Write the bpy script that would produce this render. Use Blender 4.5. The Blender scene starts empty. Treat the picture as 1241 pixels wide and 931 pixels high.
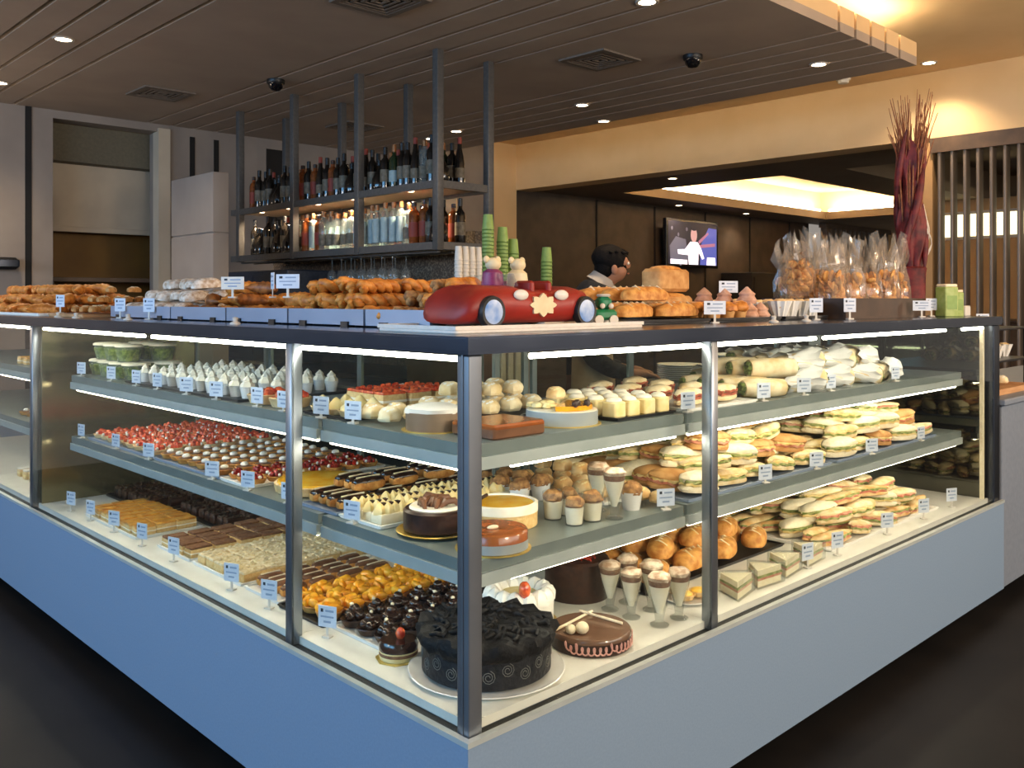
import bpy, bmesh, math, random
from mathutils import Vector, Matrix, noise
R = random.Random(7)
PI = math.pi
SC = bpy.context.scene
COL = SC.collection

# ------------------------------------------------------------------ materials
def lin(c):
    c /= 255.0
    return c / 12.92 if c <= 0.04045 else ((c + 0.055) / 1.055) ** 2.4

def rgb(h):
    return (lin(int(h[0:2], 16)), lin(int(h[2:4], 16)), lin(int(h[4:6], 16)), 1.0)

MATS = {}
def mat(name, a, b=None, rough=0.6, metal=0.0, scale=40.0, bump=0.0, spec=0.4, detail=3.0, sss=0.0, coat=0.0, lo=0.35, hi=0.65):
    """procedural surface: two colours mixed by noise in object space, optional bump"""
    m = bpy.data.materials.new(name); m.use_nodes = True
    nt = m.node_tree; p = nt.nodes['Principled BSDF']
    p.inputs['Roughness'].default_value = rough
    p.inputs['Metallic'].default_value = metal
    p.inputs['Specular IOR Level'].default_value = spec
    if coat: p.inputs['Coat Weight'].default_value = coat
    tc = nt.nodes.new('ShaderNodeTexCoord'); oi = nt.nodes.new('ShaderNodeObjectInfo')
    ad = nt.nodes.new('ShaderNodeVectorMath'); ad.operation = 'ADD'
    sc = nt.nodes.new('ShaderNodeVectorMath'); sc.operation = 'SCALE'; sc.inputs['Scale'].default_value = 37.0
    cb = nt.nodes.new('ShaderNodeCombineXYZ')
    for i in range(3): nt.links.new(oi.outputs['Random'], cb.inputs[i])
    nt.links.new(cb.outputs[0], sc.inputs[0])
    nt.links.new(tc.outputs['Object'], ad.inputs[0]); nt.links.new(sc.outputs[0], ad.inputs[1])
    nz = nt.nodes.new('ShaderNodeTexNoise'); nz.inputs['Scale'].default_value = scale; nz.inputs['Detail'].default_value = detail
    nt.links.new(ad.outputs[0], nz.inputs['Vector'])
    rp = nt.nodes.new('ShaderNodeValToRGB')
    rp.color_ramp.elements[0].position = lo; rp.color_ramp.elements[1].position = hi
    rp.color_ramp.elements[0].color = rgb(a); rp.color_ramp.elements[1].color = rgb(b or a)
    nt.links.new(nz.outputs['Fac'], rp.inputs[0]); nt.links.new(rp.outputs[0], p.inputs['Base Color'])
    if bump:
        bp = nt.nodes.new('ShaderNodeBump'); bp.inputs['Strength'].default_value = bump; bp.inputs['Distance'].default_value = 0.01
        nt.links.new(nz.outputs['Fac'], bp.inputs['Height']); nt.links.new(bp.outputs[0], p.inputs['Normal'])
    MATS[name] = m
    return m

def glass(name, tint=(1, 1, 1), ior=1.45, film=0.0, filmcol=(0.8, 0.8, 0.8), rough=0.02):
    """thin clear sheet: see-through with Fresnel reflection, and optionally a little milky body"""
    m = bpy.data.materials.new(name); m.use_nodes = True
    nt = m.node_tree; nt.nodes.remove(nt.nodes['Principled BSDF'])
    out = nt.nodes['Material Output']
    tr = nt.nodes.new('ShaderNodeBsdfTransparent'); tr.inputs[0].default_value = (*tint, 1)
    gl = nt.nodes.new('ShaderNodeBsdfGlossy'); gl.inputs['Roughness'].default_value = rough
    fr = nt.nodes.new('ShaderNodeFresnel')
    # the same air-to-glass reflectance on both faces of the sheet
    ge = nt.nodes.new('ShaderNodeNewGeometry'); mr = nt.nodes.new('ShaderNodeMapRange')
    mr.inputs['To Min'].default_value = ior; mr.inputs['To Max'].default_value = 1 / ior
    nt.links.new(ge.outputs['Backfacing'], mr.inputs['Value']); nt.links.new(mr.outputs[0], fr.inputs[0])
    mx = nt.nodes.new('ShaderNodeMixShader')
    nt.links.new(fr.outputs[0], mx.inputs[0])
    src = tr.outputs[0]
    if film:
        df = nt.nodes.new('ShaderNodeBsdfDiffuse'); df.inputs[0].default_value = (*filmcol, 1)
        nz = nt.nodes.new('ShaderNodeTexNoise'); nz.inputs['Scale'].default_value = 30
        mu = nt.nodes.new('ShaderNodeMath'); mu.operation = 'MULTIPLY'; mu.inputs[1].default_value = film * 2
        nt.links.new(nz.outputs['Fac'], mu.inputs[0])
        m2 = nt.nodes.new('ShaderNodeMixShader'); nt.links.new(mu.outputs[0], m2.inputs[0])
        nt.links.new(src, m2.inputs[1]); nt.links.new(df.outputs[0], m2.inputs[2]); src = m2.outputs[0]
    nt.links.new(src, mx.inputs[1]); nt.links.new(gl.outputs[0], mx.inputs[2])
    nt.links.new(mx.outputs[0], out.inputs[0])
    MATS[name] = m
    return m

def emit(name, col, strength):
    m = bpy.data.materials.new(name); m.use_nodes = True
    nt = m.node_tree; p = nt.nodes['Principled BSDF']
    p.inputs['Base Color'].default_value = rgb(col); p.inputs['Emission Color'].default_value = rgb(col)
    p.inputs['Emission Strength'].default_value = strength
    MATS[name] = m
    return m

# ------------------------------------------------------------------ mesh builder
class MB:
    def __init__(s): s.v = []; s.f = []; s.m = []; s.M = None
    def add(s, vs, fs, m=0):
        o = len(s.v)
        if s.M is not None: vs = [tuple(s.M @ Vector(q)) for q in vs]
        s.v += vs; s.f += [tuple(i + o for i in q) for q in fs]; s.m += [m] * len(fs)
        return s
    def box(s, x0, y0, z0, x1, y1, z1, m=0):
        v = [(x0, y0, z0), (x1, y0, z0), (x1, y1, z0), (x0, y1, z0), (x0, y0, z1), (x1, y0, z1), (x1, y1, z1), (x0, y1, z1)]
        return s.add(v, [(0, 3, 2, 1), (4, 5, 6, 7), (0, 1, 5, 4), (1, 2, 6, 5), (2, 3, 7, 6), (3, 0, 4, 7)], m)
    def rings(s, rr, m=0, cap0=True, cap1=True):
        n = len(rr[0]); v = [p for r in rr for p in r]; f = []
        for k in range(len(rr) - 1):
            for i in range(n):
                j = (i + 1) % n
                f.append((k * n + i, k * n + j, (k + 1) * n + j, (k + 1) * n + i))
        if cap0: f.append(tuple(range(n - 1, -1, -1)))
        if cap1: f.append(tuple((len(rr) - 1) * n + i for i in range(n)))
        return s.add(v, f, m)
    def lathe(s, prof, n=20, c=(0, 0, 0), m=0, flute=0.0, wob=0.0, cap0=True, cap1=True, sx=1.0, sy=1.0):
        rr = []
        for k, (r, z) in enumerate(prof):
            ring = []
            for i in range(n):
                a = 2 * PI * i / n
                q = r * (1 + (flute if i % 2 else -flute)) + (wob * noise.noise((math.cos(a) * 2 + c[0] * 9, math.sin(a) * 2 + c[1] * 9, z * 30 + k)) if wob else 0)
                ring.append((c[0] + sx * q * math.cos(a), c[1] + sy * q * math.sin(a), c[2] + z))
            rr.append(ring)
        return s.rings(rr, m, cap0, cap1)
    def slab(s, x0, y0, x1, y1, z0, z1, bev=0.004, rad=0.0, m=0, seg=3):
        """box with rounded corners in plan and a bevelled top and bottom edge"""
        rad = max(rad, bev)
        def ring(ins, z):
            pts = []
            r = max(rad - ins, 0.0005)
            for (cx, cy, a0) in ((x1 - rad, y1 - rad, 0), (x0 + rad, y1 - rad, PI / 2), (x0 + rad, y0 + rad, PI), (x1 - rad, y0 + rad, 1.5 * PI)):
                for k in range(seg + 1):
                    a = a0 + PI / 2 * k / seg
                    pts.append((cx + r * math.cos(a), cy + r * math.sin(a), z))
            return pts
        return s.rings([ring(bev, z0), ring(0, z0 + bev), ring(0, z1 - bev), ring(bev, z1)], m)
    def tube(s, pts, r, n=8, m=0, closed=False):
        P = [Vector(p) for p in pts]; rr = []
        up = Vector((0, 0, 1)); prev = None
        for k, p in enumerate(P):
            d = (P[min(k + 1, len(P) - 1)] - P[max(k - 1, 0)])
            if d.length < 1e-9: d = Vector((0, 0, 1))
            d.normalize()
            a = prev if prev is not None else (Vector((1, 0, 0)) if abs(d.z) > 0.9 else up)
            a = a - d * a.dot(d)
            if a.length < 1e-6: a = Vector((1, 0, 0)) - d * d.x
            a.normalize(); prev = a; b = d.cross(a)
            q = r[k] if isinstance(r, (list, tuple)) else r
            rr.append([tuple(p + a * (q * math.cos(2 * PI * i / n)) + b * (q * math.sin(2 * PI * i / n))) for i in range(n)])
        return s.rings(rr, m)
    def ell(s, c, rad, n=12, k=8, m=0, wob=0.0, rot=None, sq=1.0, seed=0.0, flat=False):
        """ellipsoid; wob = lumpiness, sq < 1 squares it off, flat cuts the underside"""
        def pw(v): return math.copysign(abs(v) ** sq, v)
        v = []; f = []
        for j in range(k + 1):
            t = PI * j / k - PI / 2
            for i in range(n):
                a = 2 * PI * i / n
                d = Vector((pw(math.cos(t)) * pw(math.cos(a)), pw(math.cos(t)) * pw(math.sin(a)), pw(math.sin(t))))
                w = 1 + (wob * noise.noise(d * 2.2 + Vector((seed, seed * 1.7, 3.1))) if wob else 0)
                p = Vector((d.x * rad[0] * w, d.y * rad[1] * w, d.z * rad[2] * w))
                if flat and p.z < -0.45 * rad[2]: p.z = -0.45 * rad[2]
                if rot is not None: p = rot @ p
                v.append(tuple(p + Vector(c)))
        for j in range(k):
            for i in range(n):
                i2 = (i + 1) % n
                f.append((j * n + i, j * n + i2, (j + 1) * n + i2, (j + 1) * n + i))
        return s.add(v, f, m)
    def prism(s, poly, z0, z1, m=0):
        return s.rings([[(x, y, z0) for x, y in poly], [(x, y, z1) for x, y in poly]], m)
    def mesh(s, name, mats, angle=40):
        me = bpy.data.meshes.new(name)
        me.from_pydata(s.v, [], s.f)
        bm = bmesh.new(); bm.from_mesh(me)
        bmesh.ops.remove_doubles(bm, verts=bm.verts, dist=1e-6)
        bmesh.ops.recalc_face_normals(bm, faces=bm.faces)
        bm.to_mesh(me); bm.free()
        if len(me.polygons) == len(s.m):
            for p, i in zip(me.polygons, s.m): p.material_index = i
        for p in me.polygons: p.use_smooth = True
        me.set_sharp_from_angle(angle=math.radians(angle))
        for q in (mats if isinstance(mats, (list, tuple)) else [mats]): me.materials.append(MATS[q])
        return me

def RZ(a): return Matrix.Rotation(a, 4, 'Z')
def RX(a): return Matrix.Rotation(a, 4, 'X')
def RY(a): return Matrix.Rotation(a, 4, 'Y')
def TR(x, y, z): return Matrix.Translation((x, y, z))

# ------------------------------------------------------------------ objects
LABELS = {}
def obj(name, me, parent=None, loc=(0, 0, 0), rot=(0, 0, 0), label=None, kind=None):
    o = bpy.data.objects.new(name, me); COL.objects.link(o)
    o.location = loc; o.rotation_euler = rot
    if parent is not None: o.parent = parent
    if label: o['label'] = label
    if kind: o['kind'] = kind
    return o

def tag(o, label, cat, group=None, kind=None):
    o['label'] = label; o['category'] = cat
    if group: o['group'] = group
    if kind: o['kind'] = kind
    LABELS.setdefault(label, []).append(o.name)
    return o

class Proto:
    """one kind of thing: a root mesh (or None for an Empty root) and its parts [(name, mesh, [(subname, mesh)])]"""
    def __init__(s, name, cat, root=None, parts=(), h=0.0): s.name, s.cat, s.root, s.parts, s.h = name, cat, root, parts, h
    def put(s, loc, label, rz=0.0, sc=1.0, group=None, tilt=(0, 0)):
        o = bpy.data.objects.new(s.name, s.root); COL.objects.link(o)
        o.location = loc; o.rotation_euler = (tilt[0], tilt[1], rz)
        o.scale = (sc, sc, sc) if not isinstance(sc, (tuple, list)) else sc
        for p in s.parts:
            c = bpy.data.objects.new(p[0], p[1]); COL.objects.link(c); c.parent = o
            for q in (p[2] if len(p) > 2 else ()):
                d = bpy.data.objects.new(q[0], q[1]); COL.objects.link(d); d.parent = c
        return tag(o, label, s.cat, group)

def struct(name, mb, mats, angle=30):
    o = obj(name, mb.mesh(name, mats, angle)); o['kind'] = 'structure'
    return o

ORD = ['first', 'second', 'third', 'fourth', 'fifth', 'sixth', 'seventh', 'eighth', 'ninth', 'tenth', 'eleventh', 'twelfth', 'thirteenth',
       'fourteenth', 'fifteenth', 'sixteenth', 'seventeenth', 'eighteenth', 'nineteenth', 'twentieth', 'twenty-first', 'twenty-second',
       'twenty-third', 'twenty-fourth', 'twenty-fifth', 'twenty-sixth', 'twenty-seventh', 'twenty-eighth', 'twenty-ninth', 'thirtieth',
       'thirty-first', 'thirty-second', 'thirty-third', 'thirty-fourth', 'thirty-fifth', 'thirty-sixth']
def rows(n): return ['front'] if n == 1 else (['front', 'back'] if n == 2 else ['front'] + [ORD[i] for i in range(1, n - 1)] + ['back'])

def grid(protos, side, depth, along, nd, na, z, desc, group=None, tail='', jit=0.004, rz=0.0, rj=0.1, layers=1, dz=0.05, sc=1.0, sj=0.05, tilt=0.0, skip=0.0):
    """things in rows on a shelf. side 'c' = cake side (depth runs along x, along runs along y), 's' = sandwich side"""
    if not isinstance(protos, (list, tuple)): protos = [protos]
    d0, d1 = depth; a0, a1 = along
    sd = (d1 - d0) / max(nd, 1); sa = (a1 - a0) / max(na, 1)
    LN = {1: [''], 2: [' bottom', ' top'], 3: [' bottom', ' middle', ' top']}[layers]
    k = 0
    for L in range(layers):
        ndl, nal = max(1, nd - (L if nd > 2 else 0)), max(1, na - L)
        rn = rows(ndl)
        for i in range(ndl):
            for j in range(nal):
                d = d0 + sd * (i + 0.5 + (0.5 * L if nd > 2 else 0)) + R.uniform(-jit, jit)
                a = a0 + sa * (j + 0.5 + 0.5 * L) + R.uniform(-jit, jit)
                p = protos[R.randrange(len(protos))] if len(protos) > 1 else protos[0]
                x, y = (d, a) if side == 'c' else (a, d)
                lb = f"{desc}, {rn[i]} row, {ORD[j]} from the corner{',' + LN[L] + ' layer' if LN[L] else ''}{tail}"
                p.put((x, y, z + dz * L), lb, rz + R.uniform(-rj, rj), sc * (1 + R.uniform(-sj, sj)), group, (R.uniform(-tilt, tilt), R.uniform(-tilt, tilt)))
                k += 1
    return k
# ------------------------------------------------------------------ the palette
mat('base_laminate', '788EA6', '7D93AB', rough=0.45, scale=160, spec=0.35)
mat('steel', 'A9AFB6', 'B7BCC2', rough=0.28, metal=1.0, scale=6)
mat('steel_dark', '3E434C', '484D56', rough=0.32, metal=0.85, scale=6)
mat('post_steel', '858B92', '90969D', rough=0.35, metal=0.85, scale=6)
mat('countertop_steel', '4B5261', '565D6B', rough=0.22, metal=0.9, scale=5)
mat('profile', 'B4BEBC', 'BFC8C6', rough=0.4, metal=0.35, scale=10)
mat('profile_dark', '7F8A88', '889390', rough=0.35, metal=0.4, scale=10)
mat('deck_white', 'D9D8CF', 'E2E1D8', rough=0.35, scale=14)
mat('end_metal', '7A745A', '978F70', rough=0.16, metal=0.75, scale=2.5)
mat('mirror_dark', '6B6A60', '6B6A60', rough=0.03, metal=1.0)
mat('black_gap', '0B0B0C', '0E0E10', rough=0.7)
mat('floor_tile', '141313', '1D1B1A', rough=0.5, spec=0.18, scale=3)
mat('plank', 'A39486', 'AC9D8E', rough=0.6, scale=2.2, spec=0.25)
mat('groove', '0E0C0A', rough=0.9, spec=0.1)
mat('cream_paint', 'D9B98A', 'DDBE90', rough=0.7, scale=3)
mat('soffit', '7A6956', '80705C', rough=0.7, scale=3)
mat('tray_ceiling', 'F2DDB4', 'F4E1BC', rough=0.8, scale=3)
mat('wall_white', '857B73', '8E847B', rough=0.65, scale=3)
mat('wall_dark', '392F28', '463A31', rough=0.6, scale=5)
mat('wood_dark', '4A3B30', '5A4838', rough=0.5, scale=8)
mat('tan_wall', 'A98458', 'B08C60', rough=0.7, scale=3)
mat('olive', '5E5849', '66604F', rough=0.7)
mat('shutter', 'BCAE99', 'C6B8A2', rough=0.55, scale=4)
mat('umber', '7A5A2E', '84632F', rough=0.6, scale=4)
mat('post_grey', '5B5957', '64625F', rough=0.45, metal=0.3)
mat('shelf_under', 'D8C0A4', 'E2CAAE', rough=0.5)  # rack underside coloured pale to stand in for light bounced off the bottles
mat('fin', '6E6257', '7A6D61', rough=0.4, metal=0.3, scale=4)
mat('mosaic', '4A3E34', '8A7C6A', rough=0.5, scale=70, lo=0.45, hi=0.7)
mat('navy_panel', '2B3340', '333C4B', rough=0.4)
# food
mat('pastry', 'B5722E', 'E0A658', rough=0.6, scale=45, bump=0.25)
mat('pastry_pale', 'D8AE72', 'EFD3A0', rough=0.65, scale=40, bump=0.25)
mat('croissant', 'A9611F', 'DE9646', rough=0.5, scale=38, bump=0.3)
mat('croissant_dark', '6E3F1E', 'A86B36', rough=0.5, scale=38, bump=0.3)
mat('dusted', 'B79C80', 'EDE3D6', rough=0.8, scale=50, bump=0.2)
mat('bread', 'D6A25E', 'F0D9A6', rough=0.7, scale=22, bump=0.2)
mat('bread_pale', 'DDBF86', 'F3E4BE', rough=0.75, scale=22, bump=0.2)
mat('bread_brown', 'B07A40', 'D2A468', rough=0.7, scale=22, bump=0.2)
mat('crumb', 'F1E2BC', 'F7ECCF', rough=0.8, scale=80, bump=0.2)
mat('sponge', 'D9B271', 'E7C88C', rough=0.85, scale=120, bump=0.3)
mat('cream', 'F4E9CF', 'FBF4E2', rough=0.5, scale=30, bump=0.1)
mat('cream_yellow', 'F0D58C', 'F6E4AC', rough=0.5, scale=30, bump=0.15)
mat('white_icing', 'ECE8DC', 'F6F2E8', rough=0.5, scale=30, bump=0.1)
mat('choc', '2C1A12', '40271B', rough=0.35, scale=40, bump=0.15)
mat('choc_gloss', '2A1811', '3B2419', rough=0.14, scale=30, coat=0.5)
mat('choc_milk', '6B4630', '7C543B', rough=0.3, scale=30)
mat('choc_shine_top', '6E5140', '7A5B48', rough=0.18, scale=6, coat=0.4)
mat('black_cake', '121317', '202126', rough=0.55, spec=0.25, scale=70, bump=0.5)
mat('black_ruffle', '08080A', '101013', rough=0.6, spec=0.2, scale=60, bump=0.6)
mat('swirl', '6A6A66', '787874', rough=0.6)
mat('strawberry', 'BE2E18', 'F0743E', rough=0.22, scale=60, coat=0.5)
mat('berry', '6E120F', 'A8281C', rough=0.2, scale=60, coat=0.5)
mat('glaze_orange', 'E58A12', 'F7B52A', rough=0.18, scale=25, coat=0.6)
mat('glaze_yellow', 'FBB414', 'FFD048', rough=0.15, scale=18, coat=0.6)
mat('mango', 'EE9410', 'FBBC38', rough=0.25, scale=35, coat=0.3)
mat('caramel', 'B8752A', 'E0A94E', rough=0.3, scale=30, coat=0.3)
mat('copper', '8E4A1E', 'A85C28', rough=0.22, scale=12, coat=0.4)
mat('cocoa', '6F4A32', '8E6546', rough=0.85, scale=70, bump=0.3)
mat('crumble', 'DCC391', 'F2E3BF', rough=0.9, scale=70, bump=0.5)
mat('taupe_band', '7C6650', '866F58', rough=0.4, scale=12)
mat('paper_grey', '9AA0A0', 'A4AAA9', rough=0.5, scale=12)
mat('pink_icing', 'D59A8E', 'E2ADA2', rough=0.5)
mat('red_shred', '8E2A1F', 'B8402E', rough=0.5)
mat('cocoa_cream', 'A8866A', 'E6D4BC', rough=0.6, scale=45, bump=0.2)
mat('almond', 'E6D6B4', 'F0E3C6', rough=0.5)
mat('lettuce', '74853A', 'B4B878', rough=0.5, scale=60, bump=0.3)
mat('ham', 'C4745A', 'DA9A80', rough=0.4, scale=40)
mat('salami', '98442E', 'BE6A48', rough=0.35, scale=60)
mat('cheese', 'E6C878', 'F0DCA4', rough=0.4)
mat('salad_green', '46591E', '8C9A48', rough=0.5, scale=60, bump=0.4)
mat('egg', 'F2B732', 'FAD772', rough=0.3)
mat('biscuit', 'C07E3C', 'E8B66E', rough=0.7, scale=60, bump=0.3)
mat('meringue', 'B98A70', 'D8B09A', rough=0.7, scale=30)
mat('nutty', '7A5230', 'BE8E56', rough=0.7, scale=60, bump=0.5)
# things
mat('card', 'C9D3E2', 'D4DDEA', rough=0.5)
mat('card_warm', 'D9D2C8', 'E2DCD2', rough=0.5)
mat('ink', '2A2F3A', rough=0.6)
mat('ink_pale', '8EA0BA', rough=0.6)
mat('china', 'E8E7E2', 'EEEDE8', rough=0.2, coat=0.3)
mat('paper_white', 'E4E3DD', 'EDECE6', rough=0.6, scale=30, bump=0.1)
mat('doily', 'F0EFEA', rough=0.7)
mat('black_tray', '18181A', '202022', rough=0.3)
mat('steel_tray', '93A3BC', '9DADC6', rough=0.3, metal=0.35, scale=4)  # blue tint in the colour stands in for daylight reflected by the steel
mat('gold_card', 'C9A648', 'D8BA62', rough=0.3, metal=0.5)
mat('green_cup', '7E9A4E', '88A458', rough=0.5)
mat('green_cup_dark', '5E7A3A', '688446', rough=0.5)
mat('white_cup', 'CFC8BC', 'D8D2C6', rough=0.5)
mat('red_icing', '7C1A15', '94241C', rough=0.45, scale=10)
mat('tyre', '17171A', rough=0.5)
mat('hub_blue', '4A7FC8', 'BFD0E8', rough=0.3, scale=18)
mat('plaque', 'D6C69E', 'DFD0AA', rough=0.5)
mat('toy_purple', '6E2450', '84305E', rough=0.4)
mat('toy_green', '146B45', '1E8256', rough=0.3, coat=0.3)
mat('board_white', 'D8D2CA', 'E0DBD3', rough=0.35)
mat('wood_box', '3A2A20', '4A372A', rough=0.55, scale=10)
mat('wood_board', 'B98A5E', 'C4976A', rough=0.55, scale=8)
mat('leaf_red', '4A1416', '7A2624', rough=0.55, scale=18, bump=0.2)
mat('twig', '7E4630', 'A8724E', rough=0.8, scale=30)
mat('wine_dark', '100E0C', '1A1612', rough=0.1, coat=0.4)
mat('wine_green', '1C2A16', '26361E', rough=0.1, coat=0.4)
mat('spirit_amber', '6A3416', '8A4A20', rough=0.1, coat=0.4)
mat('label_cream', '5E5646', '7A7060', rough=0.6)
mat('label_pale', '8FA3A6', '9CB0B2', rough=0.5)
mat('label_red', '8C3A2C', rough=0.6)
mat('cap_copper', '8C5A34', '9E6A40', rough=0.35, metal=0.4)
mat('cap_black', '121214', rough=0.4)
mat('skin', '9A6A50', 'A6755A', rough=0.55, scale=12)
mat('hair', '0B0908', '15100E', rough=0.75, spec=0.15, scale=60, bump=0.4)
mat('jacket', '15161B', '1C1D24', rough=0.8, scale=40)
mat('collar', 'B8AFA4', rough=0.7)
mat('apron', 'C4AE98', 'CFBAA4', rough=0.8, scale=30)
mat('trousers', '1A1A1E', rough=0.8)
mat('shoe', '101012', rough=0.5)
mat('eye_white', 'D8D4CC', rough=0.3)
mat('eye_dark', '1A100C', rough=0.2)
mat('tv_bezel', '101016', rough=0.25)
mat('camera_dome', '0C0C10', rough=0.12, coat=0.5)
mat('vent_metal', '6B6056', '756A5F', rough=0.6)
mat('vent_dark', '1E1A17', rough=0.8)
mat('white_plastic', 'CFCBC2', rough=0.4)
mat('lime_box', '8CA04E', 'A4B46A', rough=0.4)
mat('grey_panel', '727B88', '79828F', rough=0.45, scale=40)
mat('light_fit', 'B8AD9E', rough=0.4)
glass('pane_back', (0.8, 0.85, 0.81), 1.32)
glass('pane', (0.965, 0.985, 0.975), 1.32)
glass('clear', (0.9, 0.92, 0.9), 1.4, film=0.06)
glass('clear_tub', (0.9, 0.93, 0.88), 1.4, film=0.12)
glass('cellophane', (0.93, 0.91, 0.88), 1.45, film=0.10, filmcol=(0.86, 0.76, 0.64), rough=0.12)
glass('bottle_clear', (0.85, 0.9, 0.88), 1.4, film=0.12, filmcol=(0.65, 0.72, 0.72))
emit('tube_light', 'FFF6E2', 30.0)
emit('shelf_tube', 'FFF1D6', 26.0)
emit('down_lens', 'FFE4BC', 14.0)
emit('rack_lens', 'FFDDB0', 10.0)
emit('cove', 'FFEBC8', 30.0)
emit('tray_cove', 'FFE6C0', 26.0)
emit('lit_panel', 'FFF0BE', 2.0)
for n_, c_, s_ in (('tv_night', '151627', 1.0), ('tv_blue', '4A56A8', 1.0), ('tv_grey', '55576A', 1.0), ('tv_white', 'E6E0EC', 1.3), ('tv_skin', 'B08A8C', 1.1), ('tv_pink', '9A6684', 1.0)):
    emit(n_, c_, s_)
# ------------------------------------------------------------------ the room
struct('floor', MB().box(-8, -6, -0.1, 16, 9, 0), 'floor_tile')
# plank ceiling: planks with dark grooves between, smooth bands where the vents sit
GRO = [-2.6 + 0.21 * k for k in range(18)]
GRO = [g for g in GRO if g < 1.2] + [2.10, 2.32, 2.54, 2.76, 2.98, 3.98, 4.2, 4.42, 4.64, 4.86]
EDGE = [-8.0] + sorted(GRO) + [5.16]
c = MB()
for a, b in zip(EDGE[:-1], EDGE[1:]): c.box(a + 0.016, 1.11, 3.1, b - 0.016, 6.9, 3.16)
c.box(-8, 1.16, 3.16, 5.145, 6.9, 3.26, 1)
for g0, g1 in zip(EDGE[:-1], EDGE[1:]): c.box(g0 + 0.016, 1.11, 3.1601, g1 - 0.016, 1.1599, 3.26, 2)
c.box(5.145, 1.16, 3.1601, 5.16, 6.9, 3.26, 2)
struct('ceiling_planks', c, ['plank', 'groove', 'cream_paint'])
struct('ceiling', MB().box(-8, -6, 3.45, 7.1, 6.9, 3.6), 'cream_paint')
struct('trim_cove_light', MB().box(-3, 1.2, 3.27, 5.0, 1.26, 3.30).box(5.02, 1.3, 3.27, 5.06, 6.7, 3.30), 'cove')
# beam over the opening to the dining room and the column at its far end
struct('beam', MB().box(6.84, -6, 2.87, 7.14, 6.9, 3.45), 'cream_paint')
struct('column', MB().box(6.42, 6.87, 0, 6.85, 6.9, 3.45), 'cream_paint')
# back wall
w = MB()
w.box(-8, 6.9, 0, 1.28, 7.1, 3.45).box(2.2, 6.9, 0, 6.84, 7.1, 3.45).box(1.28, 6.9, 3.03, 2.2, 7.1, 3.45).box(1.28, 6.9, 0, 2.2, 7.1, 1.0)
struct('wall_back', w, 'wall_white')
for k, (x, z0, z1, wd) in enumerate(((1.085, 0, 3.1, 0.05), (2.527, 2.0, 3.02, 0.05), (2.77, 2.0, 3.02, 0.05), (3.014, 2.0, 3.02, 0.05), (3.42, 1.9, 3.0, 0.22))):
    struct(f'trim_{k+1}', MB().box(x - wd / 2, 6.893, z0, x + wd / 2, 6.91, z1), 'black_gap')
struct('trim_6', MB().box(2.19, 6.87, 1.0, 2.30, 7.0, 3.06), 'shutter')
# recess with a bulkhead, a pale roller shutter and an umber splashback
struct('wall_recess', MB().box(1.2, 7.6, 0.9, 2.9, 7.7, 3.1).box(1.18, 7.1, 0.9, 1.28, 7.7, 3.1).box(2.8, 7.1, 0.9, 2.9, 7.7, 3.1).box(1.2, 7.1, 0.9, 2.9, 7.6, 1.0).box(1.2, 7.1, 3.03, 2.9, 7.6, 3.1), 'umber')
struct('trim_7', MB().box(1.28, 7.12, 2.70, 2.8, 7.3, 3.03), 'olive')
sh = bpy.data.objects.new('roller_shutter', None); COL.objects.link(sh); sh.location = (1.28, 7.3, 2.13)
m = MB()
m.box(0.02, 0, 0, 1.46, .02, .62).box(.06, -.006, .03, 1.42, 0, .59)
obj('curtain', m.mesh('curtain', 'shutter'), sh)
obj('bottom_rail', MB().slab(0.02, -0.01, 1.46, 0.03, -0.05, 0.0, 0.004).mesh('bottom_rail', 'shutter'), sh)
for x in (0.0, 1.47): obj('guide_rail', MB().box(x, -0.015, -0.06, x + 0.04, 0.035, 0.65).mesh('guide_rail', 'light_fit'), sh)
tag(sh, 'pale roller shutter half lowered in the recess of the back wall', 'shutter')
o = obj('recess_shelf', MB().slab(1.30, 7.1, 2.75, 7.55, 1.62, 1.66, 0.004).box(1.32, 7.12, 1.0, 1.36, 7.5, 1.62).box(2.68, 7.12, 1.0, 2.72, 7.5, 1.62).mesh('recess_shelf', 'wood_dark'))
tag(o, 'dark shelf unit at the foot of the recess in the back wall', 'shelf')
f = bpy.data.objects.new('wall_speaker', None); COL.objects.link(f); f.location = (0.86, 6.86, 1.76)
obj('housing', MB().slab(-0.14, -0.08, 0.14, 0.035, -0.05, 0.05, 0.03, 0.05).mesh('housing', 'tyre'), f)
obj('front_panel', MB().slab(-0.12, -0.086, 0.12, -0.078, -0.03, 0.03, 0.003, 0.01).mesh('front_panel', 'steel_dark'), f)
tag(f, 'black rounded fitting on the pale wall beside the tall dark joint', 'wall fitting')
# pale panelled partition in front of the bottle rack
p = MB().slab(1.64, 4.62, 1.76, 5.32, 0, 1.93, 0.004).slab(1.64, 4.62, 1.76, 5.32, 1.94, 2.37, 0.004).box(1.65, 4.63, 1.92, 1.75, 5.31, 1.95)
struct('wall_partition', p, 'wall_white')
# back-bar wall under the rack, speckled dark
struct('wall_bar', MB().box(3.0, 3.35, 0, 3.1, 6.2, 1.95), 'mosaic')
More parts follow.
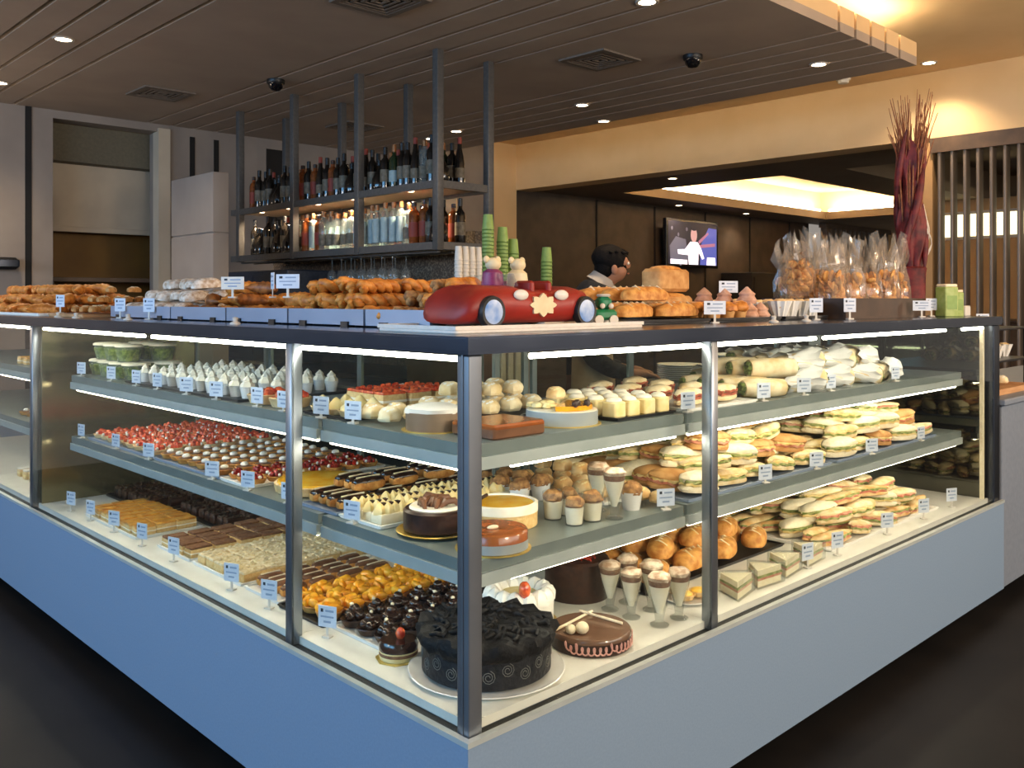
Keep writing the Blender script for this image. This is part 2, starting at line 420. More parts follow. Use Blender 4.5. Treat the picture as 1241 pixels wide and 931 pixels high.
# dining room beyond the beam
struct('wall_dining', MB().box(6.84, 6.9, 0, 14.6, 7.1, 3.3), 'wall_dark')
for k in range(1, 6):
    struct(f'trim_{k+7}', MB().box(7.1 + 1.35 * k, 6.885, 0, 7.13 + 1.35 * k, 6.9, 2.87), 'black_gap')
struct('trim_14', MB().box(10.6, 6.88, 1.25, 14.6, 6.9, 1.33), 'wood_dark')
s = MB()
def hole_slab(mb, X, Y, holes, z0, z1):
    xs = sorted({X[0], X[1]} | {h[0] for h in holes} | {h[1] for h in holes}); ys = sorted({Y[0], Y[1]} | {h[2] for h in holes} | {h[3] for h in holes})
    for a, b in zip(xs[:-1], xs[1:]):
        for c_, d in zip(ys[:-1], ys[1:]):
            if not any(h[0] <= a and b <= h[1] and h[2] <= c_ and d <= h[3] for h in holes): mb.box(a, c_, z0, b, d, z1)
HO = [(8.2, 13.9, 3.85, 6.2), (8.2, 13.9, 0.6, 3.1)]
hole_slab(s, (7.14, 18), (-3, 6.9), HO, 2.89, 3.02)
struct('ceiling_soffit', s, 'soffit')
for k, h in enumerate(HO):
    t = MB().box(h[0] - 0.3, h[2] - 0.25, 3.4, h[1] + 0.3, h[3] + 0.25, 3.45)
    t.box(h[0] - 0.35, h[2] - 0.25, 3.02, h[0] - 0.3, h[3] + 0.25, 3.45).box(h[1] + 0.3, h[2] - 0.25, 3.02, h[1] + 0.35, h[3] + 0.25, 3.45)
    t.box(h[0] - 0.3, h[2] - 0.3, 3.02, h[1] + 0.3, h[2] - 0.25, 3.45).box(h[0] - 0.3, h[3] + 0.25, 3.02, h[1] + 0.3, h[3] + 0.3, 3.45)
    struct(f'ceiling_recess_{k+1}', t, 'tray_ceiling' if k == 0 else 'soffit')
    if k == 0:
        struct('trim_tray_light', MB().box(h[0] - 0.2, h[2], 3.03, h[0] - 0.1, h[3], 3.07).box(h[1] + 0.1, h[2], 3.03, h[1] + 0.2, h[3], 3.07).box(h[0], h[2] - 0.18, 3.03, h[1], h[2] - 0.1, 3.07).box(h[0], h[3] + 0.1, 3.03, h[1], h[3] + 0.18, 3.07), 'tray_cove')
struct('wall_far', MB().box(18, -3, 0, 18.2, 7.1, 3.3), 'tan_wall')
struct('wall_tan', MB().box(12.4, -2.5, 0, 12.5, 4.05, 2.89), 'tan_wall')
# bright serving hatch in the tan wall, seen between the fins
o = bpy.data.objects.new('lit_wall_panel', None); COL.objects.link(o); o.location = (12.395, 1.6, 2.52)
obj('diffuser', MB().box(-0.03, -2.2, -0.16, 0.0, 2.25, 0.16).mesh('diffuser', 'lit_panel'), o)
obj('frame', MB().box(-0.04, -2.25, 0.16, 0.01, 2.3, 0.2).box(-0.04, -2.25, -0.2, 0.01, 2.3, -0.16).box(-0.04, -2.25, -0.16, 0.01, -2.2, 0.16).box(-0.04, 2.25, -0.16, 0.01, 2.3, 0.16).mesh('frame', 'light_fit'), o)
tag(o, 'long glowing cream panel high on the tan wall behind the fins', 'light panel')
o = obj('dining_bench', MB().slab(11.6, -2, 12.38, 3.9, 0, 1.15, 0.01, 0.02).slab(11.55, -2.02, 12.0, 3.92, 1.15, 1.2, 0.01).mesh('dining_bench', 'wood_dark'))
tag(o, 'dark wooden counter along the tan wall behind the upright fins', 'counter')
# upright fin screen under the beam
sc_ = bpy.data.objects.new('fin_screen', None); COL.objects.link(sc_); sc_.location = (6.9, 1.2, 0)
for k in range(9):
    y = 0.40 - 0.105 * k
    obj('fin', MB().slab(-0.055, y - 0.011, 0.055, y + 0.011, 0.03, 2.74, 0.004).mesh('fin', 'fin'), sc_)
obj('top_rail', MB().box(-0.07, -0.55, 2.74, 0.07, 0.47, 2.868).mesh('top_rail', 'wood_dark'), sc_)
obj('bottom_rail', MB().box(-0.07, -0.55, 0.0, 0.07, 0.47, 0.03).mesh('bottom_rail', 'steel_dark'), sc_)
tag(sc_, 'screen of dark upright fins under the cream beam', 'screen')
struct('column_tan', MB().box(6.86, 1.66, 0, 7.12, 1.9, 2.87), 'tan_wall')
# far fluted curtain in the dining room
cu = bpy.data.objects.new('far_fin_screen', None); COL.objects.link(cu); cu.location = (15.8, 6.6, 0)
for k in range(14): obj('fin', MB().slab(-1.2 + k * 0.2, -0.06, -1.12 + k * 0.2, 0.06, 0, 2.8, 0.004).mesh('far_fin', 'fin'), cu)
obj('top_rail', MB().box(-1.25, -0.07, 2.8, 1.6, 0.07, 2.885).mesh('top_rail', 'fin'), cu)
tag(cu, 'distant screen of grey fins beyond the television wall', 'screen')

# ceiling fittings
def downlight(x, y, z, label, power, lensmat='down_lens', r=0.055, grp='ceiling downlights'):
    o = bpy.data.objects.new('downlight', None); COL.objects.link(o); o.location = (x, y, z)
    obj('trim_ring', DL_RING, o); obj('lens', DL_LENS, o)
    tag(o, label, 'downlight', grp)
    if power:
        l = bpy.data.lights.new('downlight_lamp', 'SPOT'); l.energy = power; l.color = (1.0, 0.76, 0.5); l.spot_size = 2.1; l.spot_blend = 0.8; l.shadow_soft_size = 0.05
        q = bpy.data.objects.new('downlight_lamp', l); COL.objects.link(q); q.location = (x, y, z - 0.03)
DL_RING = MB().lathe([(0.048, -0.006), (0.062, -0.008), (0.066, 0.0), (0.05, 0.0)], 24, cap0=False, cap1=False).mesh('trim_ring', 'light_fit')
DL_LENS = MB().lathe([(0.001, -0.005), (0.03, -0.006), (0.049, -0.004), (0.049, 0.0)], 24).mesh('lens', 'down_lens')
for x, y, z, lb, pw in ((0.63, 4.58, 3.1, 'round downlight in the grooved ceiling between the two dark plank joints above the croissants', 70),
        (0.67, 6.13, 3.1, 'round downlight close to the pale wall above the black wall fitting', 60),
        (2.70, 1.59, 3.1, 'round downlight at the top edge of the photo, nearer than any other', 90),
        (4.42, 3.59, 3.1, 'round downlight in the planks beyond the square vent, before the cream beam', 70),
        (4.43, 5.23, 3.1, 'brightest of three small downlights seen above the bottle rack, nearer the beam', 60),
        (4.51, 5.72, 3.1, 'middle one of three small downlights seen above the bottle rack', 50),
        (4.46, 6.03, 3.1, 'farther one of three small downlights above the rack, behind a post', 50),
        (5.08, 3.91, 3.1, 'small downlight at the edge of the planks over the middle of the beam', 60),
        (4.62, 1.57, 3.1, 'round downlight near the corner of the lowered plank ceiling', 80),
        (6.50, 1.55, 3.45, 'downlight in the upper ceiling beside the plank corner, grazing the beam', 90),
        (7.47, 4.87, 2.89, 'downlight in the dining soffit just beyond the cream beam', 40),
        (10.05, 6.62, 2.89, 'downlight in the far soffit directly above the television', 40),
        (11.95, 6.62, 2.89, 'downlight in the far soffit beyond the television', 40)):
    downlight(x, y, z, lb, pw)

def vent(x, y, z, lb, s=0.2):
    o = bpy.data.objects.new('ceiling_vent', None); COL.objects.link(o); o.location = (x, y, z)
    fr = MB()
    for a, b, c_, d in ((-s, -s, s, -s + 0.04), (-s, s - 0.04, s, s), (-s, -s + 0.04, -s + 0.04, s - 0.04), (s - 0.04, -s + 0.04, s, s - 0.04)): fr.box(a, b, -0.012, c_, d, 0)
    obj('frame', fr.mesh('frame', 'vent_metal'), o)
    obj('opening', MB().box(-s + 0.04, -s + 0.04, -0.002, s - 0.04, s - 0.04, 0.0).mesh('opening', 'vent_dark'), o)
    lv = MB()
    for q in (0.03, 0.07, 0.11, 0.145):
        for a, b, c_, d in ((-q - 0.008, -q - 0.008, q + 0.008, -q + 0.008), (-q - 0.008, q - 0.008, q + 0.008, q + 0.008), (-q - 0.008, -q + 0.008, -q + 0.008, q - 0.008), (q - 0.008, -q + 0.008, q + 0.008, q - 0.008)): lv.box(a, b, -0.01, c_, d, -0.002)
    obj('louvre', lv.mesh('louvre', 'vent_metal'), o)
    tag(o, lb, 'ceiling vent', 'square ceiling vents')
vent(3.43, 2.55, 3.1, 'square ceiling vent to the near side of the dark dome beyond the rack posts')
vent(1.69, 5.63, 3.1, 'square ceiling vent near the pale back wall above the partition')
vent(1.63, 2.59, 3.1, 'square ceiling vent cut by the top edge of the photo')
vent(3.58, 5.71, 3.1, 'square ceiling vent far off behind the bottle rack posts')
for x, y, lb in ((2.13, 4.61, 'dark security dome on the ceiling beside the first rack posts'), (3.80, 2.05, 'dark security dome on the planks beyond the square vent')):
    o = bpy.data.objects.new('mounted_security_dome', None); COL.objects.link(o); o.location = (x, y, 3.1)
    obj('collar', MB().lathe([(0.062, -0.03), (0.066, -0.025), (0.066, 0)], 24).mesh('collar', 'cap_black'), o)
    obj('dome', MB().lathe([(0.002, -0.085), (0.03, -0.08), (0.05, -0.06), (0.057, -0.03)], 24).mesh('dome', 'camera_dome'), o)
    tag(o, lb, 'security camera', 'security domes')
o = bpy.data.objects.new('smoke_detector', None); COL.objects.link(o); o.location = (6.5, 2.3, 3.45)
obj('base', MB().lathe([(0.06, -0.02), (0.065, 0)], 20).mesh('base', 'white_plastic'), o)
obj('cap', MB().lathe([(0.02, -0.05), (0.045, -0.045), (0.05, -0.02)], 20).mesh('cap', 'white_plastic'), o)
tag(o, 'small pale smoke detector on the cream ceiling above the beam', 'smoke detector')
# ------------------------------------------------------------------ the counter and its glass cases
ZT, ZG, ZD = 1.38, 1.337, 0.53           # worktop, underside of worktop, deck
ZS = (1.122, 0.85)                        # upper and middle shelf
DEP = 0.76
o = bpy.data.objects.new('counter_base', None); COL.objects.link(o); o.location = (0, 0, 0)
b = MB()
b.prism([(-.02, -.02), (3.33, -.02), (3.33, .8), (.8, .8), (.8, 6.2), (-.02, 6.2)], 0.10, 0.505)
obj('laminate_front', b.mesh('laminate_front', 'base_laminate'), o)
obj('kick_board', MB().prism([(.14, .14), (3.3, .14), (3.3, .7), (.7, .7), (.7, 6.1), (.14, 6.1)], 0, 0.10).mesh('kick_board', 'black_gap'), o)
t = MB().box(-.024, -.024, .505, 3.33, -.008, .517).box(-.024, -.008, .505, -.008, 6.2, .517)
obj('edge_trim', t.mesh('edge_trim', 'profile'), o)
t = MB().box(-.008, -.008, .505, 3.33, .022, .509).box(-.008, .022, .505, .022, 6.2, .509)
obj('glazing_channel', t.mesh('glazing_channel', 'black_gap'), o)
tag(o, 'blue-grey laminate base of the corner counter, floating over a dark kick recess', 'counter')
o = bpy.data.objects.new('worktop', None); COL.objects.link(o)
w = MB().prism([(-.015, -.015), (3.32, -.015), (3.32, .82), (.82, .82), (.82, 6.2), (-.015, 6.2)], ZG + 0.004, ZT)
obj('steel_top', w.mesh('steel_top', 'countertop_steel'), o)
obj('underside', MB().prism([(.035, .035), (3.25, .035), (3.25, .78), (.78, .78), (.78, 6.1), (.035, 6.1)], ZG, ZG + 0.004).mesh('underside', 'profile_dark'), o)
obj('front_lip', MB().box(-.018, -.018, ZG + .012, 3.322, -.0152, ZT - .004).box(-.018, -.0152, ZG + .012, -.0152, 6.2, ZT - .004).mesh('front_lip', 'countertop_steel'), o)
tag(o, 'long dark steel worktop running round the corner above the glass cases', 'worktop')

def shelf_parts(parent, side, a0, a1, poly=None):
    """two shelves: plate, stepped front profile, tube under the front edge"""
    for z in ZS:
        s = bpy.data.objects.new('shelf', None); COL.objects.link(s); s.parent = parent
        pl = MB(); lo = MB(); up = MB(); tu = MB()
        if poly is None:
            def bx(m, d0, d1, z0, z1, e=0):
                m.box(d0, a0 + e, z0, d1, a1 - e, z1) if side == 'c' else m.box(a0 + e, d0, z0, a1 - e, d1, z1)
            bx(pl, .112, .70, z - .010, z); bx(up, .10, .112, z - .027, z); bx(lo, .094, .125, z - .060, z - .030); bx(up, .104, .120, z - .030, z - .027)
            q = .118
            tu.tube([(q, a0 + .03, z - .064), (q, a1 - .03, z - .064)] if side == 'c' else [(a0 + .03, q, z - .064), (a1 - .03, q, z - .064)], .007, 8)
        else:
            L_, W_ = poly
            pl.prism([(.112, .112), (W_, .112), (W_, .70), (.70, .70), (.70, L_), (.112, L_)], z - .010, z)
            up.prism([(.10, .10), (W_, .10), (W_, .112), (.112, .112), (.112, L_), (.10, L_)], z - .027, z)
            lo.prism([(.094, .094), (W_, .094), (W_, .125), (.125, .125), (.125, L_), (.094, L_)], z - .060, z - .030)
            up.prism([(.104, .104), (W_, .104), (W_, .120), (.120, .120), (.120, L_), (.104, L_)], z - .030, z - .027)
            tu.tube([(.118, L_ - .02, z - .064), (.118, .17, z - .064)], .007, 8); tu.tube([(.24, .118, z - .064), (W_ - .02, .118, z - .064)], .007, 8)
        obj('shelf_plate', pl.mesh('shelf_plate', 'profile_dark'), s)
        obj('upper_profile', up.mesh('upper_profile', 'profile_dark'), s)
        obj('lower_profile', lo.mesh('lower_profile', 'profile'), s)
        obj('light_tube', tu.mesh('light_tube', 'shelf_tube'), s)

def pane(parent, side, a0, a1, d=0.0, name='glass_pane', z0=.510, z1=ZG, mt='pane'):
    m = MB()
    m.box(d, a0, z0, d + .006, a1, z1) if side == 'c' else m.box(a0, d, z0, a1, d + .006, z1)
    return obj(name, m.mesh(name, mt), parent)

def post(parent, side, a, w=.032, dep=.034, d=.0, matn='post_steel'):
    m = MB()
    m.slab(d - .002, a - w / 2, d + dep, a + w / 2, .509, ZG + .003, .003) if side == 'c' else m.slab(a - w / 2, d - .002, a + w / 2, d + dep, .509, ZG + .003, .003)
    return obj('post', m.mesh('post', matn), parent)

def back_doors(parent, side, a0, a1, n):
    L_ = (a1 - a0) / n
    for k in range(n):
        q0, q1 = a0 + L_ * k, a0 + L_ * (k + 1); dd = DEP + (.012 if k % 2 else 0)
        d = pane(parent, side, q0, q1, dd, 'sliding_door', ZD + .02, ZG - .01, 'pane_back')
        f = MB()
        for e0, e1, y0, y1 in ((q0, q0 + .022, ZD, ZG), (q1 - .022, q1, ZD, ZG), (q0 + .022, q1 - .022, ZD, ZD + .03), (q0 + .022, q1 - .022, ZG - .025, ZG)):
            f.box(dd - .004, e0, y0, dd + .01, e1, y1) if side == 'c' else f.box(e0, dd - .004, y0, e1, dd + .01, y1)
        obj('door_frame', f.mesh('door_frame', 'profile_dark'), d)

def deck(parent, poly):
    obj('deck', MB().prism(poly, .509, ZD).mesh('deck', 'deck_white'), parent)

def top_tube(parent, side, a0, a1):
    p0, p1 = ((.032, a0, ZG - .010), (.032, a1, ZG - .010)) if side == 'c' else ((a0, .032, ZG - .010), (a1, .032, ZG - .010))
    obj('light_tube', MB().tube([p0, p1], .0065, 10).mesh('light_tube', 'tube_light'), parent)

def unit(name, label):
    o = bpy.data.objects.new(name, None); COL.objects.link(o)
    return tag(o, label, 'display case')
u = unit('display_case', 'glass corner case with two shelves, its dark post over the black cake')
pane(u, 's', .03, .925); pane(u, 'c', .03, .735)
obj('corner_post', MB().slab(-.004, -.004, .036, .036, .509, ZG + .003, .004).box(-.006, .013, .51, -.003, .019, ZG + .003).mesh('corner_post', 'post_steel'), u)
post(u, 'c', .751); post(u, 's', .941)
deck(u, [(.024, .024), (.94, .024), (.94, .75), (.75, .75), (.024, .75)])
shelf_parts(u, 'c', 0, 0, (.74, .93))
top_tube(u, 'c', .06, .73); top_tube(u, 's', .22, .92)
back_doors(u, 's', .78, .94, 1)
u = unit('display_case', 'long glass case of cakes and tartlets running away from the corner post')
pane(u, 'c', .768, 3.01); deck(u, [(.024, .751), (.75, .751), (.75, 3.0), (.024, 3.0)])
shelf_parts(u, 'c', .762, 2.80)
for a, b in ((.80, 1.75), (1.82, 2.95)): top_tube(u, 'c', a, b)
back_doors(u, 'c', .80, 2.98, 3)
post(u, 'c', 3.026, .036)
obj('end_panel', MB().box(.03, 2.975, .53, .755, 3.0, ZG - .002).mesh('end_panel', 'end_metal'), u)
u = unit('display_case', 'last glass case on the cake side, cut by the photo edge')
pane(u, 'c', 3.046, 5.3); deck(u, [(.024, 3.02), (.75, 3.02), (.75, 5.3), (.024, 5.3)])
shelf_parts(u, 'c', 3.06, 5.25); top_tube(u, 'c', 3.1, 5.2); back_doors(u, 'c', 3.06, 5.28, 3); post(u, 'c', 5.31, .036)
u = unit('display_case', 'long glass case of wraps and sandwiches with a mirrored end')
pane(u, 's', .958, 3.25); deck(u, [(.941, .024), (3.25, .024), (3.25, .75), (.941, .75)])
shelf_parts(u, 's', .948, 3.13)
for a, b in ((.97, 1.6), (1.66, 2.75), (2.95, 3.2)): top_tube(u, 's', a, b)
back_doors(u, 's', .96, 3.2, 4)
obj('end_panel', MB().box(3.225, .03, .53, 3.245, .755, ZG - .002).mesh('end_panel', 'mirror_dark'), u)
obj('end_trim', MB().box(3.205, .031, .531, 3.2245, .046, ZG - .002).mesh('end_trim', 'crumb'), u)
obj('end_post', MB().slab(3.25, -.004, 3.325, .036, .509, ZG + .003, .004).mesh('end_post', 'steel_dark'), u)
obj('end_side', MB().box(3.25, .036, .509, 3.32, .76, ZG + .003).mesh('end_side', 'steel_dark'), u)

# lower service counter past the end of the cases
o = bpy.data.objects.new('service_counter', None); COL.objects.link(o)
obj('panel', MB().slab(3.37, 0.0, 6.0, .64, .08, .955, .008).mesh('panel', 'grey_panel'), o)
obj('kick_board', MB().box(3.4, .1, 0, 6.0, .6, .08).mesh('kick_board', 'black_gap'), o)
obj('counter_top', MB().slab(3.35, -.02, 6.0, .66, .955, .985, .006).mesh('counter_top', 'grey_panel'), o)
tag(o, 'lower pale grey service counter past the mirrored end of the cases', 'counter')
# ------------------------------------------------------------------ hanging bottle rack
RX0, RX1, RY0, RY1 = 2.48, 2.93, 3.13, 5.98
rk = bpy.data.objects.new('hanging_bottle_rack', None); COL.objects.link(rk); rk.location = (0, 0, 0)
pm = MB().slab(-.027, -.027, .027, .027, 1.785, 3.1, .003).mesh('post', 'post_grey')
for y in (RY0, 4.035, 4.94, 5.845):
    for x in (RX0, RX1): obj('post', pm, rk, (x, y, 0))
for z in (1.84, 2.245):
    s = MB().box(RX0 - .02, RY0 - .02, z - .012, RX1 + .02, RY1, z, 0).box(RX0 - .02, RY0 - .02, z - .05, RX1 + .02, RY0 + .01, z - .012, 0).box(RX0 - .02, RY0 + .01, z - .05, RX0 + .01, RY1, z - .012, 0).box(RX1 - .01, RY0 + .01, z - .05, RX1 + .02, RY1, z - .012, 0)
    s.box(RX0 + .012, RY0 + .012, z - .03, RX1 - .012, RY1, z - .0125, 1)
    sh = obj('shelf', s.mesh('shelf', ['post_grey', 'shelf_under']), rk)
    if z > 2:
        for y in (3.55, 4.25, 4.75, 5.2, 5.65):
            for x in (RX0 + .1,):
                obj('shelf_light', MB().lathe([(.001, -.004), (.02, -.004), (.024, 0)], 14, (x, y, z - .031)).mesh('shelf_light', 'rack_lens'), sh)
                l = bpy.data.lights.new('rack_lamp', 'SPOT'); l.energy = 60; l.color = (1, .76, .5); l.spot_size = 2.6; l.spot_blend = .9; l.shadow_soft_size = .03
                q = bpy.data.objects.new('rack_lamp', l); COL.objects.link(q); q.location = (x, y, z - .04)
obj('back_panel', MB().box(RX1 + .021, 3.5, 1.845, RX1 + .03, RY1, 2.19).mesh('back_panel', 'cream_paint'), rk)
obj('stem_rail', MB().box(RX0 + .08, RY0 + .1, 1.775, RX0 + .10, RY1, 1.789).box(RX0 + .2, RY0 + .1, 1.775, RX0 + .22, RY1, 1.789).mesh('stem_rail', 'post_grey'), rk)
tag(rk, 'two-tier bottle rack hung from the ceiling on dark grey posts', 'bottle rack')

def bottle(name, prof, body, neck_cap, lab, n=14):
    me = MB().lathe(prof, n).mesh(name, body)
    parts = []
    if neck_cap:
        r, z0, z1, cm = neck_cap
        parts.append(('cap', MB().lathe([(r, z0), (r, z1 - .003), (r * .8, z1)], 10).mesh('cap', cm)))
    if lab:
        r, z0, z1, lm = lab
        parts.append(('label_band', MB().lathe([(r, z0), (r, z1)], n, cap0=False, cap1=False).mesh('label_band', lm)))
    return Proto(name, 'bottle', me, parts)
WINE = [(.012, 0), (.036, .002), (.038, .012), (.038, .19), (.034, .215), (.016, .24), (.0145, .30), (.016, .302), (.016, .31), (.012, .312)]
HOCK = [(.012, 0), (.034, .002), (.036, .012), (.036, .15), (.030, .20), (.017, .26), (.014, .32), (.015, .335)]
SPIR = [(.012, 0), (.036, .002), (.039, .01), (.039, .20), (.033, .225), (.016, .242), (.015, .27), (.017, .272), (.017, .285)]
SQUAT = [(.02, 0), (.055, .003), (.062, .02), (.058, .09), (.035, .14), (.018, .165), (.017, .20), (.022, .202), (.022, .225)]
TALL = [(.012, 0), (.032, .002), (.034, .01), (.034, .22), (.030, .235), (.014, .25), (.013, .29), (.016, .292), (.016, .30)]
BOT = {
 'wine': (bottle('wine_bottle', WINE, 'wine_dark', (.0165, .262, .316, 'cap_black'), (.0386, .06, .15, 'label_cream')), 'dark wine bottle'),
 'green': (bottle('wine_bottle', WINE, 'wine_green', (.0165, .262, .316, 'cap_copper'), (.0386, .05, .13, 'label_pale')), 'green wine bottle'),
 'hock': (bottle('wine_bottle', HOCK, 'wine_dark', (.0158, .29, .338, 'label_red'), (.0366, .05, .12, 'label_cream')), 'slender dark bottle, red top'),
 'amber': (bottle('spirit_bottle', SPIR, 'spirit_amber', (.0175, .262, .29, 'cap_black'), (.0396, .05, .15, 'label_red')), 'amber spirit bottle'),
 'clear': (bottle('spirit_bottle', TALL, 'bottle_clear', (.0165, .262, .303, 'cap_copper'), (.0346, .03, .2, 'label_pale')), 'pale blue bottle, copper cap'),
 'clearb': (bottle('spirit_bottle', SPIR, 'bottle_clear', (.0175, .25, .29, 'cap_copper'), (.0396, .04, .12, 'label_cream')), 'clear spirit bottle, copper cap'),
 'squat': (bottle('squat_bottle', SQUAT, 'wine_dark', (.0225, .19, .23, 'cap_black'), None), 'round-shouldered black bottle'),
}
def bottle_row(z, x, seq, where, group, y0=3.22, dy=.088):
    for k, q in enumerate(seq):
        p, d = BOT[q]; y = y0 + dy * k
        while min(abs(y - yy) for yy in (4.035, 4.94, 5.845)) < .072 and (abs(x - RX0) < .07 or abs(x - RX1) < .07): y += .01
        p.put((x + R.uniform(-.012, .012), y, z), f"{d}, {where}, {ORD[k]} from the near end", R.uniform(0, 6), 1.0 + R.uniform(-.04, .06), group)
def seq(n, kinds): return [kinds[R.randrange(len(kinds))] for _ in range(n)]
g = 'bottles on the upper tier of the hanging rack'
bottle_row(2.245, 2.58, ['squat', 'wine', 'clearb', 'hock', 'wine', 'wine', 'green', 'wine', 'squat', 'wine'] + seq(20, ['wine', 'wine', 'hock', 'squat', 'amber']), 'upper tier front row', g)
bottle_row(2.245, 2.78, seq(30, ['wine', 'hock', 'wine', 'green', 'amber']), 'upper tier back row', g, 3.25)
g = 'bottles on the lower tier of the hanging rack'
bottle_row(1.84, 2.57, ['squat', 'wine', 'amber', 'amber', 'clearb', 'clear', 'clear', 'clear', 'clear', 'clear', 'clear', 'clear', 'clearb'] + seq(9, ['clearb', 'clear', 'amber']) + seq(8, ['wine', 'wine', 'squat']), 'lower tier front row', g)
bottle_row(1.84, 2.78, ['wine', 'amber', 'wine'] + seq(19, ['amber', 'clearb', 'clear']) + seq(8, ['wine', 'hock']), 'lower tier back row', g, 3.25)
# hanging stemware
STEM = MB().lathe([(.03, 0), (.032, -.003), (.004, -.01), (.0035, -.08), (.006, -.085), (.03, -.105), (.038, -.14), (.034, -.175)], 14, cap1=False).mesh('wine_glass', 'clear')
SG = Proto('hanging_wine_glass', 'wine glass', STEM)
for i, x in enumerate((RX0 + .09, RX0 + .21)):
    for k in range(7):
        SG.put((x, 3.75 + k * .13, 1.776), f"upside-down wine glass, {ORD[k]} along the {'front' if i == 0 else 'back'} rail under the rack", 0, 1, 'wine glasses hanging under the rack')
# counter under the rack
o = bpy.data.objects.new('bar_counter', None); COL.objects.link(o)
obj('cabinet', MB().slab(2.35, 2.95, 2.98, 6.1, .0, .90, .006).mesh('cabinet', 'navy_panel'), o)
obj('counter_top', MB().slab(2.32, 2.92, 2.995, 6.12, .90, .94, .006).mesh('counter_top', 'steel_dark'), o)
tag(o, 'dark bar counter along the speckled wall under the bottle rack', 'counter')
o = obj('cold_cabinet', MB().slab(2.42, 4.95, 2.95, 6.0, .94, 1.70, .01, .02).box(2.415, 4.98, 1.0, 2.42, 5.46, 1.66).box(2.415, 5.5, 1.0, 2.42, 5.97, 1.66).mesh('cold_cabinet', 'navy_panel'))
tag(o, 'dark blue cold cabinet standing on the bar counter behind the pale partition', 'cabinet')
# service station with cups
o = bpy.data.objects.new('service_station', None); COL.objects.link(o)
obj('cabinet', MB().slab(1.45, 1.72, 2.19, 2.12, 0, 1.46, .006).mesh('cabinet', 'wood_dark'), o)
rb = MB()
for k in range(5): rb.slab(1.70 + .05 * k, 1.70, 1.735 + .05 * k, 1.72, .1, 1.42, .004)
obj('ribbed_panel', rb.mesh('ribbed_panel', 'white_cup'), o)
obj('counter_top', MB().slab(1.43, 1.69, 2.21, 2.14, 1.46, 1.50, .004).mesh('counter_top', 'steel_dark'), o)
tag(o, 'dark service cabinet with a pale ribbed panel, carrying the cup stacks', 'cabinet')
def cup_proto(nm, m1, m2, r=.031, h=.08):
    return Proto(nm, 'cup', MB().lathe([(r * .74, 0), (r * .97, h - .006)], 16, cap1=False).mesh(nm, m1), [('rim', MB().lathe([(r * .97, h - .007), (r * 1.04, h - .004), (r * .97, h)], 16, cap0=False, cap1=False).mesh('rim', m2))])
GC = cup_proto('paper_cup', 'green_cup', 'green_cup_dark'); WC = cup_proto('paper_cup', 'white_cup', 'white_cup', .02, .07)
def stack(p, x, y, n, dz, label, group, z=1.5, h=.08):
    # cups stand mouth down, nested one over the other
    for k in range(n):
        p.put((x, y, z + h + dz * k), label.format(ORD[k]), R.uniform(0, 6), 1, group, (PI, 0))
stack(GC, 1.76, 1.86, 17, .019, 'green paper cup, {} up in the tallest green stack', 'green paper cups on the service cabinet')
stack(GC, 1.86, 1.86, 14, .019, 'green paper cup, {} up in the middle green stack', 'green paper cups on the service cabinet')
stack(GC, 1.935, 1.86, 11, .019, 'green paper cup, {} up in the short stack of the green trio', 'green paper cups on the service cabinet')
stack(GC, 2.12, 1.80, 9, .019, 'green paper cup, {} up in the lone stack beside the person', 'green paper cups on the service cabinet')
for i in range(4):
    stack(WC, 1.515 + .042 * i, 1.80, 9, .018, 'slender white paper cup, {} up in the ' + ORD[i] + ' white stack from the rack', 'white paper cups on the service cabinet', h=.07)
# plates and bowls on a low shelf behind the sandwich side
o = obj('prep_table', MB().slab(2.75, 1.35, 3.8, 1.75, .96, 1.0, .004).box(2.78, 1.38, 0, 2.82, 1.42, .96).box(3.73, 1.38, 0, 3.77, 1.42, .96).box(2.78, 1.68, 0, 2.82, 1.72, .96).box(3.73, 1.68, 0, 3.77, 1.72, .96).box(2.78, 1.38, .3, 3.77, 1.72, .32).mesh('prep_table', 'steel'))
tag(o, 'steel prep table in the staff aisle behind the sandwich case', 'table')
PL = Proto('plate', 'plate', MB().lathe([(.05, 0), (.08, .004), (.13, .016), (.128, .019), (.075, .008), (.001, .007)], 28).mesh('plate', 'china'))
for k in range(8): PL.put((2.95, 1.55, 1.0 + .011 * k), f"white plate, {ORD[k]} up in the stack on the prep table", 0, 1, 'plates stacked on the prep table')
o = obj('mixing_bowl', MB().lathe([(.06, 0), (.12, .04), (.165, .12), (.17, .125), (.16, .12), (.11, .045), (.001, .01)], 28, (3.55, 1.55, 1.0)).mesh('mixing_bowl', 'china'))
tag(o, 'big white mixing bowl on the prep table beside the plates', 'bowl')
